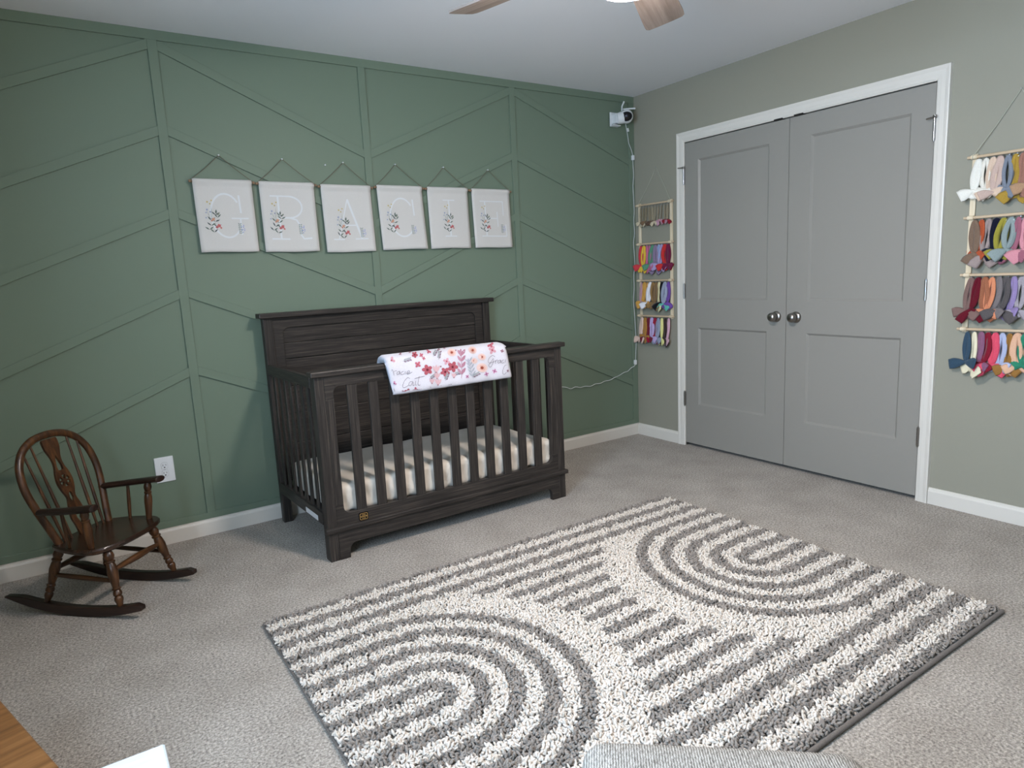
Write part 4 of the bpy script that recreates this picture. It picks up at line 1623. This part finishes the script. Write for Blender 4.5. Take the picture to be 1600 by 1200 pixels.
ROWT = ('top', 'second', 'third', 'bottom')
ZL = (1.688, 1.416, 1.157, .903)
ringsL = hanger('pale wooden four dowel headband hanger on grey wall between green wall and closet', -.034, -.390, ZL, (-.222, 1.931), 10)
ZR_ = (1.675, 1.4065, 1.147, .8955)
ringsR = hanger('pale wooden four dowel headband hanger on grey wall beyond the closet doors', -2.170, -2.532, ZR_, (-2.356, 1.933), 10)
TAUPE = (150, 138, 116)
LROWS = [
    [('cream', TAUPE, (214, 200, 172)), ('ivory', (142, 130, 106), (206, 192, 166)), ('brown', (136, 124, 100), (112, 88, 66)), ('dark brown', (146, 132, 108), (92, 72, 58)), ('chocolate brown', (158, 146, 122), (92, 70, 56)), ('beige', (150, 140, 120), (196, 182, 156)), ('pale mauve', (152, 138, 118), (196, 150, 168)), ('pink', (154, 140, 120), (204, 150, 166)), ('rosy pink', (150, 136, 114), (178, 134, 148)), ('dark red', (150, 138, 116), (132, 30, 44))],
    [('coral red', (196, 62, 70), None), ('sunny yellow', (226, 188, 66), None), ('bubblegum pink', (200, 104, 142), None), ('pink mauve', (188, 100, 136), None), ('sea green', (88, 140, 112), None), ('grey mauve', (134, 116, 142), None), ('light blue', (150, 170, 212), None), ('lilac', (168, 150, 190), None), ('bright red', (190, 48, 48), None), ('plum burgundy', (112, 28, 62), None)],
    [('dusty mauve', (182, 142, 148), None), ('mustard orange', (208, 156, 76), None), ('golden tan', (196, 148, 84), None), ('white', (228, 224, 228), None), ('caramel brown', (142, 110, 68), None), ('tan brown', (128, 102, 72), None), ('pale cream yellow', (228, 216, 170), None), ('black', (20, 20, 26), None), ('blue grey and teal', (150, 156, 176), (96, 180, 164)), ('purple', (112, 76, 156), None)],
    [('cream blush', (222, 192, 178), None), ('ochre brown', (168, 120, 58), None), ('deep burgundy', (112, 28, 48), None), ('pale lilac', (184, 164, 206), None), ('crimson', (152, 20, 50), None), ('grey blue', (142, 148, 170), None), ('pale lemon', (232, 226, 150), None), ('dark brown', (56, 42, 40), None), ('light pink', (222, 176, 192), None)],
]
RROWS = [
    [('white', (232, 228, 218), None), ('ivory', (226, 220, 208), None), ('beige', (214, 188, 166), None), ('blush beige', (198, 172, 160), None), ('slate grey', (124, 130, 142), None), ('mustard', (168, 136, 58), None), ('rosy brown', (156, 112, 96), None), ('tan', (176, 140, 110), None)],
    [('taupe brown', (122, 100, 84), None), ('rust orange', (172, 80, 48), None), ('mauve grey', (154, 138, 134), None), ('navy', (18, 20, 40), None), ('olive green', (152, 142, 58), None), ('sage grey', (142, 154, 152), None), ('dusty rose', (156, 96, 112), None), ('soft pink', (206, 140, 150), None)],
    [('brown mauve', (124, 98, 92), None), ('burgundy', (98, 18, 34), None), ('terracotta brown', (156, 98, 72), None), ('peach orange', (212, 136, 100), None), ('warm grey', (120, 112, 112), None), ('dark grey', (88, 82, 82), None), ('lavender', (146, 128, 172), None), ('pale grey', (160, 152, 158), None)],
    [('dark teal blue', (52, 74, 92), None), ('cream', (230, 220, 190), None), ('plum mauve', (134, 90, 116), None), ('dark crimson', (128, 24, 44), None), ('coral pink', (216, 80, 102), None), ('periwinkle', (172, 178, 206), None), ('caramel', (148, 106, 54), None), ('pale peach', (220, 174, 144), None), ('emerald green', (48, 128, 100), None)],
]
sd = 100
for hrows, rings, ZZ, where, left in ((LROWS, ringsL, ZL, 'next to green wall', True), (RROWS, ringsR, ZR_, 'beyond the closet doors', False)):
    for ri, row in enumerate(hrows):
        for k, (nm, c, bcx) in enumerate(row):
            sd += 1
            if left:
                y = rings[0] + (rings[-1] - rings[0]) * k / (len(row) - 1)
                stl = 3 if ri == 0 else (0, 1, 0, 2)[k % 4]
            else:
                y = rings[0] + (rings[-1] - rings[0]) * k / 9.4
                stl = (1, 0, 0, 2)[(k + ri) % 4]
            headband(nm, c, y, ZZ[ri], ROWT[ri], where, 'headbands on the %s' % ('hanger by the green wall' if left else 'hanger beyond the closet'), stl, sd, bcx, lean=-.006)

# ================================================================ FOREGROUND
# upholstered ottoman
oa = Vector((-2.868, -2.800))
e1 = Vector((.75, -.66)).normalized()
e2 = Vector((-e1.y * -1, 0))
e2 = Vector((-.66, -.75)).normalized()
OW, OD = .46, .50
occ = oa + e1 * (OW / 2) + e2 * (OD / 2)
ott = thing('ottoman', 'light grey tweed upholstered ottoman with rounded top at the rug edge', 'ottoman', (occ.x, occ.y, 0), math.atan2(e1.y, e1.x))


def softbox(hx, hy, z0_, z1_, r, puff, n=18, m=8):
    vs, fs = [], []

    def pt(u, v, w):
        cz, hz = (z0_ + z1_) / 2, (z1_ - z0_) / 2
        p = Vector((u * hx, v * hy, w * hz))
        q = Vector((max(-hx + r, min(hx - r, p.x)), max(-hy + r, min(hy - r, p.y)), max(-hz + r, min(hz - r, p.z))))
        d = p - q
        if d.length > 1e-6:
            p = q + d.normalized() * r
        if w > 0:
            p.z += puff * max(0, 1 - u * u) * max(0, 1 - v * v) * w
        p.x *= 1 + .02 * (1 - w * w)
        p.y *= 1 + .02 * (1 - w * w)
        return (p.x, p.y, p.z + cz)

    def face(fn, a, b):
        o = len(vs)
        for j in range(b + 1):
            for i in range(a + 1):
                vs.append(pt(*fn(math.sin((-1 + 2 * i / a) * PI / 2), math.sin((-1 + 2 * j / b) * PI / 2))))
        for j in range(b):
            for i in range(a):
                k = o + j * (a + 1) + i
                fs.append((k, k + 1, k + a + 2, k + a + 1))
    face(lambda s, t: (s, t, 1), n, n)
    face(lambda s, t: (s, t, -1), n, n)
    face(lambda s, t: (s, -1, t), n, m)
    face(lambda s, t: (s, 1, t), n, m)
    face(lambda s, t: (-1, s, t), n, m)
    face(lambda s, t: (1, s, t), n, m)
    return MB().add(vs, fs)


obj('cushion', softbox(OW / 2, OD / 2, .30, .455, .04, .012), MT['tweed'], ott, 'all')
obj('base', softbox(OW / 2 - .01, OD / 2 - .01, .07, .305, .025, 0), MT['tweed'], ott, 'all')
for sx in (-1, 1):
    for sy in (-1, 1):
        obj('leg', MB().lathe((sx * (OW / 2 - .06), sy * (OD / 2 - .06), .08), (sx * (OW / 2 - .055), sy * (OD / 2 - .055), 0), [(0, .02), (1, .013)], 12), MT['oak'], ott, True)

# white side table
tcx, tcy = -3.486 - .19, -2.436 - .19
tab = thing('side_table', 'white painted square side table near the left wall', 'table', (tcx, tcy, 0))
WT = wood('white_washed_wood', (164, 167, 168), (176, 178, 178), (188, 189, 188), 0, .5, .3, 60, .08, .15)
obj('table_top', MB().box(-.19, .19, -.19, .19, .475, .50), WT, tab, bev=.004)
mb = MB()
for q in (-1, 1):
    obj('apron', MB().box(-.165, .165, q * .16 - .008, q * .16 + .008, .41, .476), WT, tab, bev=.002)
    obj('apron', MB().box(q * .16 - .008, q * .16 + .008, -.152, .152, .41, .476), WT, tab, bev=.002)
    for q2 in (-1, 1):
        obj('leg', MB().box(q * .165 - .018, q * .165 + .018, q2 * .165 - .018, q2 * .165 + .018, 0, .476), WT, tab, bev=.002)

# oak toy chest, set at an angle by the left wall
pa, pb = Vector((-3.785, -1.692)), Vector((-3.727, -1.870))
ev = (pb - pa).normalized()
ew = Vector((ev.y, -ev.x))
if ew.x > 0:
    ew = -ew
cc = pa + ev * .16 + ew * .15
chest = thing('toy_chest', 'light oak wooden toy chest standing at an angle by the left wall', 'chest', (cc.x, cc.y, 0), math.atan2(ev.y, ev.x))
obj('body', MB().box(-.22, .22, -.135, .135, .0, .272), MT['oak'], chest, bev=.003)
obj('lid', MB().box(-.235, .235, -.15, .15, .276, .30), MT['oak'], chest, bev=.005)
